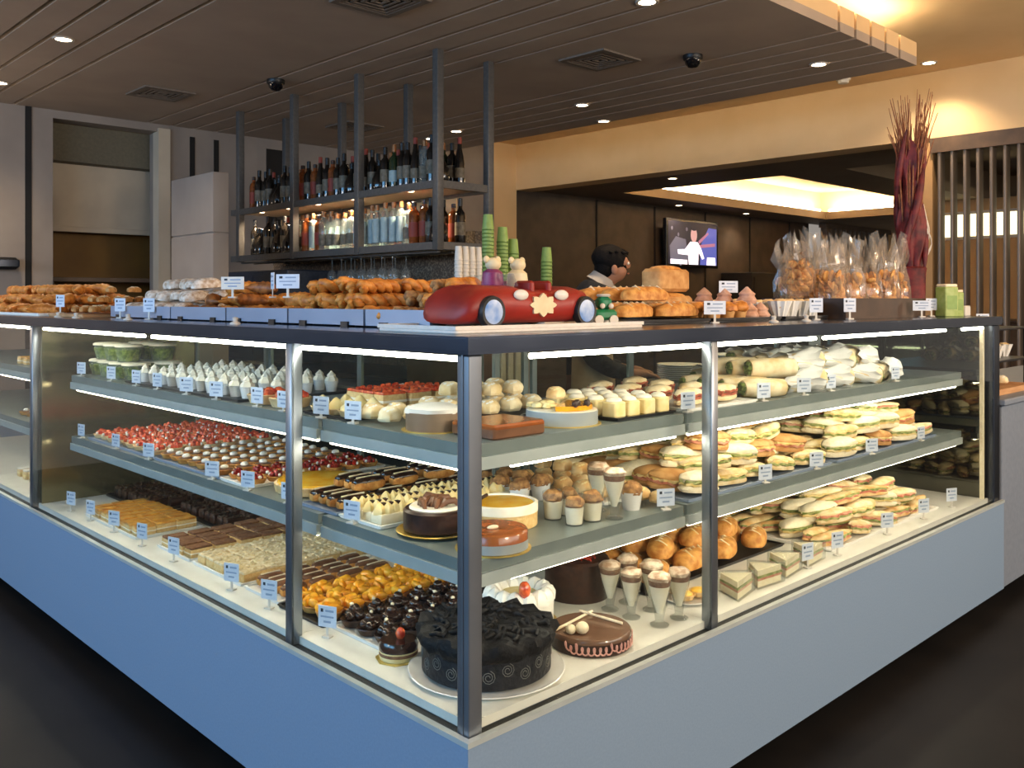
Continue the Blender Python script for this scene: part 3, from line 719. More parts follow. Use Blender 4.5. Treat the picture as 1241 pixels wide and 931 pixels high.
# ------------------------------------------------------------------ kinds of food (each one mesh per part)
def rot3(ax, a): return Matrix.Rotation(a, 3, ax)
SHELL = [(.02, 0), (.026, .002), (.034, .018), (.033, .020), (.029, .017), (.001, .014)]
def tartlet(name, shellmat, topmat, kind):
    sh = MB().lathe(SHELL, 22, flute=.03).mesh('pastry_shell', shellmat)
    t = MB()
    if kind == 'berries':
        for k in range(4):
            a = k * 1.57 + .4; t.ell((.014 * math.cos(a), .014 * math.sin(a), .024), (.012, .011, .012), 8, 6, wob=.25, seed=k)
        t.ell((0, 0, .031), (.011, .011, .012), 8, 6, wob=.25, seed=9)
    elif kind == 'dot': t.lathe([(.029, .014), (.028, .019), (.015, .022), (.001, .023)], 18, cap0=False)
    elif kind == 'mango':
        for k in range(5):
            a = k * 1.26; t.ell((.018 * math.cos(a), .018 * math.sin(a), .026), (.021, .011, .013), 8, 6, wob=.25, seed=k, rot=rot3('Z', a + .8) @ rot3('X', .5))
        t.ell((0, 0, .036), (.02, .013, .012), 8, 6, wob=.3, seed=2)
    elif kind == 'dark':
        for k in range(4):
            a = k * 1.57; t.ell((.014 * math.cos(a), .014 * math.sin(a), .026), (.014, .014, .013), 9, 6, wob=.15, seed=k)
        t.ell((0, 0, .040), (.014, .014, .013), 9, 6, wob=.15, seed=5)
    elif kind == 'cream':
        t.lathe([(.029, .014), (.027, .026), (.018, .034), (.01, .044), (.002, .05)], 16, wob=.003, cap0=False)
    parts = [('filling', t.mesh('filling', topmat))]
    if kind == 'dot':
        parts.append(('cream_dot', MB().ell((0, 0, .026), (.015, .013, .009), 10, 6, flat=True).mesh('cream_dot', 'white_icing')))
    if kind == 'berries':
        parts.append(('cream_dot', MB().ell((.0, -.021, .024), (.007, .007, .006), 8, 5).ell((.02, .014, .024), (.006, .006, .006), 8, 5).mesh('cream_dot', 'white_icing')))
    if kind == 'dark':
        parts.append(('pale_nut', MB().ell((.006, -.004, .053), (.006, .005, .004), 7, 5).mesh('nut', 'almond')))  # one small pale nut on the top ball
    return Proto(name, 'tartlet', sh, parts)
P_STRAW = tartlet('strawberry_tartlet', 'pastry_pale', 'strawberry', 'berries')
P_DOT = tartlet('chocolate_tartlet', 'pastry', 'choc_milk', 'dot')
P_BERRY = tartlet('berry_tartlet', 'pastry', 'berry', 'berries')
P_MANGO = tartlet('mango_tart', 'pastry', 'mango', 'mango')
P_DARK = tartlet('chocolate_cluster', 'choc', 'choc_gloss', 'dark')
P_CTART = tartlet('cream_tart', 'pastry_pale', 'cream_yellow', 'cream')

def eclair(name, top, L=.058):
    b = MB().ell((0, 0, .017), (L, .02, .018), 14, 8, sq=.75, wob=.08)
    t = MB().ell((0, 0, .024), (L * .94, .0185, .0155), 14, 8, sq=.7)
    return Proto(name, 'eclair', b.mesh('choux', 'pastry'), [('icing', t.mesh('icing', top)), ('drizzle', MB().tube([(-L * .7, 0, .0395), (L * .7, .003, .0395)], .0025, 6).mesh('drizzle', 'almond'))])
P_ECL = eclair('chocolate_eclair', 'choc_gloss'); P_ECL2 = eclair('chocolate_finger', 'choc_milk', .05)

def slice_(name, base, top, w=.075, d=.042, h=.03, nuts=None, layers=None):
    b = MB().slab(-w / 2, -d / 2, w / 2, d / 2, 0, h, .003)
    t = MB().slab(-w / 2 + .001, -d / 2 + .001, w / 2 - .001, d / 2 - .001, h - .001, h + .008, .003)
    parts = [('topping', t.mesh('topping', top))]
    if layers: parts.append(('cream_layer', MB().slab(-w / 2 - .001, -d / 2 - .001, w / 2 + .001, d / 2 + .001, h * .42, h * .62, .002).mesh('cream_layer', layers)))
    if nuts:
        n = MB()
        for k in range(6): n.ell((R.uniform(-.4, .4) * w, R.uniform(-.4, .4) * d, h + .010), (.008, .006, .005), 7, 5, wob=.3, seed=k)
        parts.append(('chips', n.mesh('chips', nuts)))
    return Proto(name, 'slice', b.mesh(name, base), parts)
P_BROWNIE = slice_('brownie', 'choc', 'choc', nuts='choc_gloss')
P_CARSL = slice_('caramel_slice', 'sponge', 'caramel', .08, .05, .03, None, 'cream')
P_COCOA = slice_('cocoa_slice', 'sponge', 'cocoa', .085, .055, .03, None, 'cream')
P_CRUMB = slice_('crumble_slice', 'sponge', 'crumble', .09, .06, .026, 'crumble')
P_STRSL = slice_('strawberry_slice', 'sponge', 'strawberry', .08, .05, .04, 'strawberry', 'cream')
P_VAN = slice_('vanilla_slice', 'pastry_pale', 'white_icing', .085, .05, .04, None, 'cream_yellow')
def creamslice():
    b = MB().slab(-.045, -.025, .045, .025, 0, .026, .003)
    r = MB()
    for k in range(4): r.lathe([(.017, .024), (.018, .034), (.011, .045), (.002, .054)], 10, (-.032 + .0215 * k, R.uniform(-.003, .003), 0), flute=.1, cap0=False)
    c = MB()
    for k in range(3): c.box(-.026 + .022 * k, -.004, .040, -.014 + .022 * k, .010, .052)
    return Proto('cream_slice', 'slice', b.mesh('cream_slice', 'crumb'), [('rosettes', r.mesh('rosettes', 'cream_yellow')), ('chocolate_chip', c.mesh('chocolate_chip', 'choc'))])
P_CRSL = creamslice()

def puff(name, mt, r=.034, top=None):
    b = MB().ell((0, 0, r * .72), (r, r * .95, r * .8), 14, 9, wob=.22, flat=True)
    parts = [('topping', MB().ell((0, 0, r * 1.1), (r * .72, r * .7, r * .42), 12, 7, wob=.2).mesh('topping', top))] if top else []
    return Proto(name, 'pastry', b.mesh(name, mt), parts)
P_PUFF = puff('cream_puff', 'bread_pale', .034, 'white_icing'); P_PROF = puff('profiterole', 'bread', .03, 'cream_yellow')
P_SCROLL = puff('danish_scroll', 'bread_pale', .038, 'cream_yellow')
def croissant(name, mt, L=.075, r=.026):
    pts = []; rad = []
    for k in range(17):
        t = -1 + k / 8.0
        pts.append((L * math.sin(t * 1.25), -.035 * (1 - math.cos(t * 1.25)) * 1.6 + .02, r * .8))
        rad.append(max(.004, r * (1 - abs(t) ** 1.7) * (1 + (.10 if k % 2 else -.08))))
    return Proto(name, 'croissant', MB().tube(pts, rad, 10).mesh(name, mt, 60))
P_CROI = croissant('croissant', 'croissant'); P_CROID = croissant('croissant', 'croissant_dark')
def twist(name, mt, L=.09):
    m = MB()
    for s in (0, PI):
        m.tube([(-L + 2 * L * k / 16, .011 * math.cos(k * .9 + s), .024 + .009 * math.sin(k * .9 + s)) for k in range(17)], [.006 if k in (0, 16) else .015 for k in range(17)], 8)
    return Proto(name, 'pastry', m.mesh(name, mt, 60))
P_TWIST = twist('pastry_twist', 'croissant'); P_NUT = twist('nut_twist', 'nutty', .07)
def loaf(name, mt, L=.085, r=.03, cuts=True, cat='pastry'):
    m = MB().ell((0, 0, r * .85), (L, r * 1.15, r * .95), 16, 10, wob=.1, flat=True, sq=.85)
    c = MB()
    for k in range(4): c.tube([(-L * .5 + k * L * .33, -r * .75, r * 1.45), (-L * .5 + k * L * .33 + .008, 0, r * 1.82), (-L * .5 + k * L * .33 + .014, r * .75, r * 1.45)], .0035, 6)
    return Proto(name, cat, m.mesh(name, mt), [('slash', c.mesh('slash', 'bread_pale'))] if cuts else [])
P_DUST = loaf('sugared_roll', 'dusted', .07, .034, False); P_STRU = loaf('strudel', 'pastry', .11, .034, True); P_BAG = loaf('baguette', 'bread_brown', .14, .03, True, 'bread')
P_TURN = loaf('golden_turnover', 'pastry', .075, .034, True)
P_TAN = Proto('tea_loaf', 'bread', MB().slab(-.11, -.045, .11, .045, 0, .085, .012, .02).mesh('tea_loaf', 'bread_brown'), [('crust_top', MB().ell((0, 0, .085), (.10, .04, .014), 14, 6).mesh('crust_top', 'pastry'))])
P_MUF = Proto('muffin', 'muffin', MB().lathe([(.024, 0), (.034, .04)], 20, flute=.03, cap1=False).mesh('muffin_case', 'bread_brown'), [('crown_top', MB().ell((0, 0, .046), (.040, .040, .026), 14, 8, wob=.2).mesh('crown_top', 'croissant'))])
P_MER = Proto('pink_meringue', 'pastry', MB().lathe([(.03, 0), (.036, .012), (.026, .028), (.03, .036), (.016, .05), (.002, .062)], 14, wob=.004).mesh('pink_meringue', 'meringue'))
wp = MB()
for k in range(1): wp.lathe([(.022, 0), (.036, .042), (.044, .066)], 20, flute=.10, cap1=False)
P_WPAP = Proto('paper_cased_bun', 'pastry', MB().ell((0, 0, .05), (.034, .034, .026), 12, 8, wob=.2).mesh('bun', 'pastry_pale'), [('paper_case', wp.mesh('paper_case', 'paper_white'))])

def roll_sandwich(name, breadmat, fills, L=.10, r=.034, seed=0):
    lo = MB().ell((0, 0, r * .42), (L, r, r * .5), 16, 8, wob=.12, flat=True, sq=.95, seed=seed)
    up = MB().ell((.004, .002, r * 1.12), (L * .99, r * .98, r * .52), 16, 8, wob=.16, sq=.95, seed=seed + 3)
    parts = [('top_bread', up.mesh('top_bread', breadmat))]
    for k, (nm, fm) in enumerate(fills):
        rr = []
        for z in (r * .68 + k * .008, r * .68 + k * .008 + .007):
            rr.append([((L * .93 + .005 * math.sin(i * 2.3 + seed)) * math.cos(2 * PI * i / 28), (r * 1.06 + .006 * math.sin(i * 3.7 + k + seed)) * math.sin(2 * PI * i / 28), z + .003 * math.sin(i * 2.1 + k)) for i in range(28)])
        parts.append((nm, MB().rings(rr).mesh(nm, fm)))
    return Proto(name, 'sandwich', lo.mesh(name, breadmat), parts)
P_SLET = roll_sandwich('salad_roll', 'bread_pale', [('lettuce', 'lettuce'), ('cheese_slice', 'cheese')], seed=1)
P_SHAM = roll_sandwich('ham_roll', 'bread_pale', [('lettuce', 'lettuce'), ('ham_slice', 'ham')], seed=2)
P_SFOC = roll_sandwich('focaccia_sandwich', 'bread_brown', [('ham_slice', 'ham'), ('cheese_slice', 'cheese')], .085, .042, 3)
P_SBAG = roll_sandwich('baguette_sandwich', 'bread', [('ham_slice', 'ham'), ('lettuce', 'lettuce')], .11, .028, 4)
P_SFLAT = roll_sandwich('flatbread_sandwich', 'crumb', [('cheese_slice', 'cheese'), ('lettuce', 'lettuce')], .09, .045, 5)
P_SSAL = roll_sandwich('salami_sandwich', 'bread_pale', [('salami_slice', 'salami'), ('salami_slice', 'salami')], .075, .034, 6)
def wrap(name, paper):
    L, r = .085, .034
    b = MB().tube([(-L, 0, r), (-L * .5, 0, r), (L * .5, 0, r), (L, 0, r)], [r * .85, r, r, r * .88], 16)
    f = MB()
    for k in range(6): f.ell((L, .015 * math.cos(k * 1.05), r + .015 * math.sin(k * 1.05)), (.012, .011, .010), 8, 5, wob=.4, seed=k); f.ell((-L, .015 * math.cos(k * 1.05), r + .015 * math.sin(k * 1.05)), (.012, .011, .010), 8, 5, wob=.4, seed=k + 7)
    parts = [('filling', f.mesh('filling', 'salad_green'))]
    if paper:
        n = 18; rr = []
        for x, q in ((-L * .75, 1.4), (-L * .5, 1.12), (0, 1.08), (L * .5, 1.12), (L * .75, 1.38)):
            rr.append([(x + .016 * math.sin(i * 2.2), r * q * math.cos(2 * PI * i / n) * (1 + .16 * math.sin(i * 2.7 + x * 90)), r + r * q * math.sin(2 * PI * i / n) * (1 + .16 * math.cos(i * 3.1 + x * 70)) * (1 if math.sin(2 * PI * i / n) > -.5 else .88)) for i in range(n)])
        parts.append(('paper_wrapper', MB().rings(rr, 0, False, False).mesh('paper_wrapper', 'paper_white')))
    return Proto(name, 'wrap', b.mesh(name, 'bread_pale'), parts)
P_WRAP = wrap('tortilla_wrap', False); P_PWRAP = wrap('paper_rolled_wrap', True)
tri = [(-.07, -.04), (.07, -.04), (0, .05)]
P_WEDGE = Proto('boxed_sandwich', 'sandwich', MB().prism([(-.062, -.036), (.062, -.036), (0, .044)], .004, .024).mesh('bread_slice', 'crumb'),
    [('bread_slice', MB().prism([(-.062, -.036), (.062, -.036), (0, .044)], .040, .058).mesh('bread_slice', 'crumb')), ('filling', MB().prism([(-.064, -.038), (.064, -.038), (0, .045)], .025, .032).mesh('filling', 'ham')),
     ('lettuce', MB().prism([(-.066, -.039), (.066, -.039), (0, .046)], .033, .039).mesh('lettuce', 'lettuce')), ('clear_box', MB().prism([(-.074, -.044), (.074, -.044), (0, .054)], .001, .064).mesh('clear_box', 'clear'))])
# cups, tubs and glasses
P_CUST = Proto('custard_square', 'dessert', MB().slab(-.026, -.026, .026, .026, 0, .045, .004, .008).mesh('custard_square', 'cream_yellow'), [('cream_top', MB().ell((0, 0, .047), (.024, .024, .012), 12, 6, wob=.15).mesh('cream_top', 'cream'))])
P_WCUP = Proto('cream_cup', 'dessert', MB().lathe([(.022, 0), (.030, .045), (.032, .046), (.029, .042), (.001, .038)], 18).mesh('cream_cup', 'china'), [('whipped_cream', MB().lathe([(.028, .038), (.026, .056), (.016, .066), (.018, .072), (.002, .09)], 12, flute=.08, cap0=False).mesh('whipped_cream', 'cream'))])
P_TUB = Proto('salad_tub', 'salad', MB().lathe([(.045, 0), (.055, .06)], 20, cap1=False).mesh('clear_tub', 'clear_tub'), [('green_salad', MB().lathe([(.042, .003), (.051, .05), (.03, .066), (.002, .07)], 18, wob=.012).mesh('green_salad', 'salad_green')), ('lid', MB().lathe([(.057, .062), (.057, .068), (.05, .073), (.001, .073)], 20).mesh('lid', 'crumb'))])
P_PARF = Proto('parfait_glass', 'dessert', MB().lathe([(.026, 0), (.027, .004), (.012, .012), (.014, .03), (.030, .10), (.034, .135)], 20, cap1=False).mesh('stemmed_glass', 'clear'),
    [('cream_layer', MB().lathe([(.008, .036), (.024, .09), (.029, .112), (.001, .112)], 16).mesh('cream_layer', 'cream')), ('chocolate_layer', MB().lathe([(.029, .1125), (.032, .128), (.001, .128)], 16).mesh('chocolate_layer', 'cocoa')),
     ('whipped_top', MB().lathe([(.033, .128), (.033, .138), (.022, .147), (.002, .150)], 14, wob=.012, cap0=False).mesh('whipped_top', 'cocoa_cream'))])
P_JAR = Proto('dessert_tumbler', 'dessert', MB().lathe([(.024, 0), (.030, .075)], 20, cap1=False).mesh('glass_tumbler', 'clear'), [('cream_layer', MB().lathe([(.022, .004), (.027, .05), (.001, .05)], 16).mesh('cream_layer', 'cream')), ('nut_topping', MB().ell((0, 0, .062), (.027, .027, .02), 12, 7, wob=.35).mesh('nut_topping', 'nutty'))])
P_PCUP = Proto('white_cup_dessert', 'dessert', MB().lathe([(.024, 0), (.032, .05)], 20, cap1=False).mesh('white_cup', 'china'), [('choux_top', MB().ell((0, 0, .055), (.033, .033, .024), 12, 8, wob=.3).mesh('choux_top', 'nutty'))])

# price tags
def tagp(w, h, st, cardm='card'):
    c = MB().box(-w / 2, -.001, st, w / 2, .001, st + h)
    pr = MB().box(-w * .36, -.0016, st + h * .70, -w * .22, -.0011, st + h * .86, 0).box(-w * .1, -.0016, st + h * .72, w * .36, -.0011, st + h * .82, 1).box(-w * .36, -.0016, st + h * .45, w * .36, -.0011, st + h * .53, 1).box(-w * .2, -.0016, st + h * .2, w * .2, -.0011, st + h * .3, 1)
    s = MB().box(-.004, -.001, .004, .004, .0012, st).slab(-.013, -.010, .013, .010, 0, .005, .001)
    return Proto('price_tag', 'price tag', c.mesh('card', cardm), [('printed_lines', pr.mesh('printed_lines', ['ink', 'ink_pale'])), ('clear_stand', s.mesh('clear_stand', 'white_plastic'))])
T_S = tagp(.056, .050, .012); T_D = tagp(.058, .058, .028); T_B = tagp(.080, .045, .03, 'card'); T_W = tagp(.088, .044, .03, 'card_warm'); T_N = tagp(.055, .055, .030)

def tray(name, x0, y0, x1, y1, z, m, label, cat='tray', h=.010, lip=.006, group=None):
    cx, cy = (x0 + x1) / 2, (y0 + y1) / 2; a, b = (x1 - x0) / 2, (y1 - y0) / 2
    t = MB().slab(-a, -b, a, b, 0, h * .5, .002, .012)
    o = obj(name, t.mesh(name, m), loc=(cx, cy, z))
    l = MB()
    for q in ((-a, -b, a, -b + lip), (-a, b - lip, a, b), (-a, -b + lip, -a + lip, b - lip), (a - lip, -b + lip, a, b - lip)): l.box(q[0], q[1], h * .5, q[2], q[3], h)
    obj('rim', l.mesh('rim', m), o)
    return tag(o, label, cat, group)
def plate(r, x, y, z, m, label, name='cake_plate', cat='plate'):
    o = obj(name, MB().lathe([(r * .55, 0), (r * .9, .003), (r, .010), (r * .985, .0115), (r * .88, .006), (.001, .0055)], 48).mesh(name, m), loc=(x, y, z))
    return tag(o, label, cat)
# ------------------------------------------------------------------ what stands on the shelves
U, M_, D_ = ZS[0], ZS[1], ZD
# ---- cake side, deck
tray('brownie_tray', .30, 2.45, .70, 2.95, D_, 'black_tray', 'black tray of dark brownies at the far end of the deck')
grid(P_BROWNIE, 'c', (.32, .68), (2.48, 2.92), 4, 8, D_ + .006, 'dark nutty brownie on the far tray', 'brownies on the far deck tray')
tray('caramel_tray', .09, 2.05, .36, 2.60, D_, 'paper_white', 'white tray of caramel slices by the glass, far along the deck')
grid(P_CARSL, 'c', (.10, .35), (2.07, 2.58), 3, 9, D_ + .006, 'golden caramel slice on the deck', 'caramel slices on the deck')
tray('brownie_tray', .39, 1.92, .71, 2.40, D_, 'black_tray', 'black tray of dark brownies behind the caramel slices')
grid(P_BROWNIE, 'c', (.40, .70), (1.94, 2.38), 3, 8, D_ + .006, 'dark brownie behind the caramel slices', 'brownies behind the caramel slices')
tray('cocoa_tray', .11, 1.62, .70, 1.90, D_, 'doily', 'tray of cocoa-dusted brown slices on the deck')
grid(P_COCOA, 'c', (.12, .69), (1.63, 1.89), 6, 4, D_ + .006, 'cocoa-dusted brown slice on the deck', 'cocoa slices on the deck')
tray('crumble_tray', .11, 1.24, .70, 1.60, D_, 'doily', 'tray of pale crumble slices on the deck')
grid(P_CRUMB, 'c', (.12, .69), (1.25, 1.59), 6, 5, D_ + .006, 'pale crumble slice on the deck', 'crumble slices on the deck', sj=.02)
tray('eclair_tray', .11, 1.00, .56, 1.22, D_, 'paper_white', 'white paper tray of chocolate fingers on the deck')
grid(P_ECL2, 'c', (.13, .54), (1.01, 1.21), 4, 4, D_ + .006, 'chocolate-topped finger on the deck', 'chocolate fingers on the deck', rj=.05)
tray('mango_tray', .10, .74, .68, .99, D_, 'black_tray', 'dark tray of orange mango tarts on the deck')
grid(P_MANGO, 'c', (.11, .67), (.745, .985), 7, 3, D_ + .007, 'orange mango tart on the deck', 'mango tarts on the deck', rj=3, sc=1.15)
tray('cluster_tray', .12, .475, .68, .735, D_, 'china', 'white tray of glossy chocolate clusters near the big black cake')
grid(P_DARK, 'c', (.13, .67), (.48, .73), 7, 3, D_ + .006, 'glossy chocolate cluster on the deck', 'chocolate clusters on the deck', rj=3, sc=1.15)
# ---- cake side, middle shelf
tray('tartlet_tray', .12, 1.98, .66, 2.66, M_, 'steel_tray', 'steel tray of strawberry tartlets at the far end of the middle shelf')
grid(P_STRAW, 'c', (.13, .65), (1.99, 2.65), 7, 9, M_ + .006, 'strawberry tartlet on the middle shelf', 'strawberry tartlets', rj=3)
tray('tartlet_tray', .12, 1.42, .66, 1.96, M_, 'steel_tray', 'steel tray of cream-dotted chocolate tartlets')
grid(P_DOT, 'c', (.13, .65), (1.43, 1.95), 7, 7, M_ + .006, 'cream-dotted chocolate tartlet', 'cream-dotted chocolate tartlets')
tray('tartlet_tray', .12, 1.21, .66, 1.41, M_, 'paper_white', 'white tray of dark red berry tartlets')
grid(P_BERRY, 'c', (.13, .65), (1.215, 1.405), 7, 3, M_ + .006, 'dark red berry tartlet', 'berry tartlets', rj=3, sc=.9)
tray('eclair_tray', .12, .70, .68, .90, M_, 'steel_tray', 'steel tray of chocolate eclairs on the middle shelf')
grid(P_ECL, 'c', (.13, .67), (.71, .89), 4, 4, M_ + .006, 'chocolate eclair on the middle shelf', 'chocolate eclairs', rj=.05)
grid(P_ECL, 'c', (.20, .60), (.73, .87), 3, 3, M_ + .044, 'chocolate eclair on top of the other eclairs', 'chocolate eclairs', rj=.1)
tray('cream_slice_tray', .12, .49, .66, .69, M_, 'paper_white', 'white tray of yellow cream slices on the middle shelf')
grid(P_CRSL, 'c', (.13, .65), (.50, .68), 5, 3, M_ + .006, 'yellow cream slice with chocolate chips', 'cream slices', rj=.05)
# ---- cake side, upper shelf
grid(P_TUB, 'c', (.13, .42), (2.28, 2.78), 2, 4, U, 'clear tub of green salad', 'salad tubs', layers=2, dz=.075, sj=.02)
tray('cream_cup_tray', .12, 1.28, .58, 2.24, U, 'black_tray', 'black tray of white cream cups on the upper shelf')
grid(P_WCUP, 'c', (.13, .57), (1.29, 2.23), 4, 11, U + .006, 'white cup of whipped cream', 'cream cups on the upper shelf', sc=.82)
tray('strawberry_slice_tray', .30, .74, .62, .96, U, 'doily', 'tray of strawberry sponge slices at the back of the upper shelf')
grid(P_STRSL, 'c', (.31, .61), (.75, .95), 3, 4, U + .006, 'tall strawberry sponge slice', 'strawberry sponge slices', sc=1.1)
tray('cream_tart_tray', .12, .64, .28, .88, U, 'black_tray', 'black tray of small cream tarts on the upper shelf')
grid(P_CTART, 'c', (.125, .275), (.65, .87), 2, 3, U + .006, 'small yellow cream tart', 'cream tarts')
tray('puff_tray', .30, .36, .66, .62, U, 'black_tray', 'black tray of cream puffs near the corner of the upper shelf')
grid(P_PUFF, 'c', (.31, .65), (.37, .61), 4, 3, U + .006, 'pale cream puff', 'cream puffs', layers=2, dz=.046)
grid(P_PUFF, 'c', (.125, .285), (.47, .63), 2, 2, U, 'pale cream puff beside the glass', 'cream puffs')
plate(.10, .57, .50 - .22, U, 'china', 'small white plate of profiteroles on the inner corner of the upper shelf', 'side_plate')
for k in range(5):
    a = k * 1.257; P_PROF.put((.57 + .055 * math.cos(a), .28 + .055 * math.sin(a), U + .0115), f"profiterole on the small plate, {ORD[k]} round the ring", R.uniform(0, 3), .9, 'profiteroles on the small plate')
P_PROF.put((.57, .28, U + .05), 'profiterole crowning the ring on the small plate', 0, .95, 'profiteroles on the small plate')
for k, y in enumerate((1.20, 1.06)):
    P = Proto('strawberry_flan', 'cake', MB().lathe([(.045, 0), (.05, .002), (.060, .028), (.056, .030), (.052, .022), (.001, .020)], 30, flute=.02).mesh('pastry_shell', 'pastry_pale'),
        [('strawberry', m_) for m_ in ()])
    m = MB()
    for q in range(9):
        a = q * 2.4; rr = .016 * math.sqrt(q); m.ell((rr * math.cos(a), rr * math.sin(a), .032), (.016, .014, .014), 9, 6, wob=.25, seed=q)
    P.parts = [('strawberries', m.mesh('strawberries', 'strawberry'))]
    P.put((.185, y, U), 'round strawberry flan by the glass, nearer the cream cups' if k == 0 else 'round strawberry flan by the glass, nearer the cream tarts', 0, 1.1, 'strawberry flans')
# ---- sandwich side, deck
grid(P_PARF, 's', (.05, .32), (.755, .945), 3, 2, D_, 'chocolate parfait glass on the deck', 'parfait glasses on the deck', rj=3, sc=1.0, jit=.006)
plate(.075, 1.045, .17, D_, 'china', 'small white plate of egg-yolk tarts on the deck', 'side_plate')
EGG = Proto('egg_tart', 'tart', MB().lathe(SHELL, 22, flute=.04).mesh('pastry_shell', 'pastry_pale'), [('yolk_filling', MB().ell((0, 0, .018), (.028, .028, .011), 14, 7).mesh('yolk_filling', 'egg'))])
for k, (x, y) in enumerate(((1.015, .155), (1.075, .145), (1.045, .205))): EGG.put((x, y, D_ + .0115), f"yellow egg tart, {('next to the dark post', 'next to the boxed sandwiches', 'at the back')[k]} on the small plate", k, .92, 'egg tarts')
for k, (x, y, rz) in enumerate(((1.20, .10, .2), (1.36, .10, -.1), (1.52, .11, .15), (1.70, .12, 0.1))): P_WEDGE.put((x, y, D_), f"boxed sandwich wedge by the glass, {ORD[k]} from the dark post", rz, 1.0, 'boxed sandwich wedges')
tray('turnover_tray', .98, .27, 1.82, .69, D_, 'black_tray', 'dark tray of golden turnovers on the deck')
grid(P_TURN, 's', (.28, .68), (.99, 1.80), 4, 4, D_ + .006, 'golden turnover on the deck', 'golden turnovers', layers=2, dz=.05, rz=.25, rj=.25, sc=1.15)
tray('sandwich_tray', 1.86, .10, 2.86, .66, D_, 'paper_white', 'white tray of filled rolls on the deck of the sandwich case')
grid([P_SHAM, P_SLET, P_SBAG, P_SFLAT], 's', (.11, .65), (1.87, 2.84), 7, 5, D_ + .006, 'filled roll on the deck', 'filled rolls on the deck', layers=3, dz=.052, rz=-.3, rj=.45, tilt=.16, jit=.012)
# ---- sandwich side, middle shelf
grid(P_JAR, 's', (.13, .30), (.50, .64), 2, 2, M_, 'small dessert tumbler on the middle shelf', 'dessert tumblers', rj=3)
for k, (x, y) in enumerate(((.665, .145), (.70, .235))): P_PARF.put((x, y, M_), ('tall parfait glass by the glass front of the middle shelf', 'tall parfait glass behind another on the middle shelf')[k], 1, .95, 'parfait glasses on the middle shelf')
grid(P_PCUP, 's', (.42, .66), (.56, .74), 3, 2, M_, 'white cup with a nutty choux top', 'choux-topped cups', rj=3)
grid(P_PCUP, 's', (.13, .23), (.745, .83), 1, 1, M_, 'white cup with a nutty choux top by the glass', None, rj=3)
tray('choux_tray', .76, .26, .93, .68, M_, 'paper_white', 'white tray of plain choux buns on the middle shelf')
grid(P_PROF, 's', (.27, .67), (.765, .925), 5, 2, M_ + .006, 'plain choux bun on the middle shelf', 'choux buns', layers=2, dz=.045, sc=1.05)
grid(P_PROF, 's', (.13, .25), (.845, .925), 2, 1, M_, 'plain choux bun by the glass', 'choux buns', sc=1.0)
tray('sandwich_tray', .97, .11, 1.88, .66, M_, 'steel_tray', 'steel tray of filled breads beside the dark post on the middle shelf')
grid([P_SFLAT, P_SFOC, P_SLET], 's', (.12, .65), (.98, 1.86), 7, 5, M_ + .006, 'filled bread on the near middle tray', 'filled breads on the near middle tray', layers=3, dz=.052, rz=-.3, rj=.45, tilt=.15, jit=.012)
tray('sandwich_tray', 1.92, .11, 2.86, .66, M_, 'steel_tray', 'steel tray of filled rolls at the mirrored end of the middle shelf')
grid([P_SLET, P_SHAM, P_SFLAT, P_SFOC], 's', (.12, .65), (1.93, 2.84), 7, 5, M_ + .006, 'filled roll on the far middle tray', 'filled rolls on the far middle tray', layers=3, dz=.054, rz=-.3, rj=.45, tilt=.15, jit=.012)
# ---- sandwich side, upper shelf
tray('custard_tray', .65, .12, .92, .42, U, 'black_tray', 'black tray of pale custard squares on the upper shelf')
grid(P_CUST, 's', (.125, .415), (.655, .915), 4, 4, U + .006, 'pale custard square', 'custard squares', rj=.05, sj=.02)
tray('salami_tray', .97, .11, 1.36, .60, U, 'paper_white', 'white tray of salami sandwiches on the upper shelf')
grid(P_SSAL, 's', (.12, .60), (.98, 1.35), 4, 2, U + .006, 'salami sandwich on the upper shelf', 'salami sandwiches', rz=.15)
grid(P_WRAP, 's', (.13, .45), (1.38, 1.62), 4, 1, U, 'tortilla wrap on the upper shelf', 'tortilla wraps', rz=-.5, layers=2, dz=.058)
grid(P_PWRAP, 's', (.13, .60), (1.66, 2.62), 4, 4, U, 'paper-rolled wrap on the upper shelf', 'paper-rolled wraps', layers=2, dz=.058, rz=-.25, rj=.55, sc=1.08, tilt=.14)
# ---- the last case on the cake side
grid(P_CARSL, 'c', (.13, .45), (3.15, 3.8), 3, 6, U, 'golden slice in the last case', 'slices in the last case')
grid(P_DOT, 'c', (.13, .45), (3.15, 3.8), 3, 7, M_, 'tartlet in the last case', 'tartlets in the last case')
grid(P_VAN, 'c', (.13, .45), (3.15, 3.8), 3, 6, D_, 'white iced slice in the last case', 'white slices in the last case')
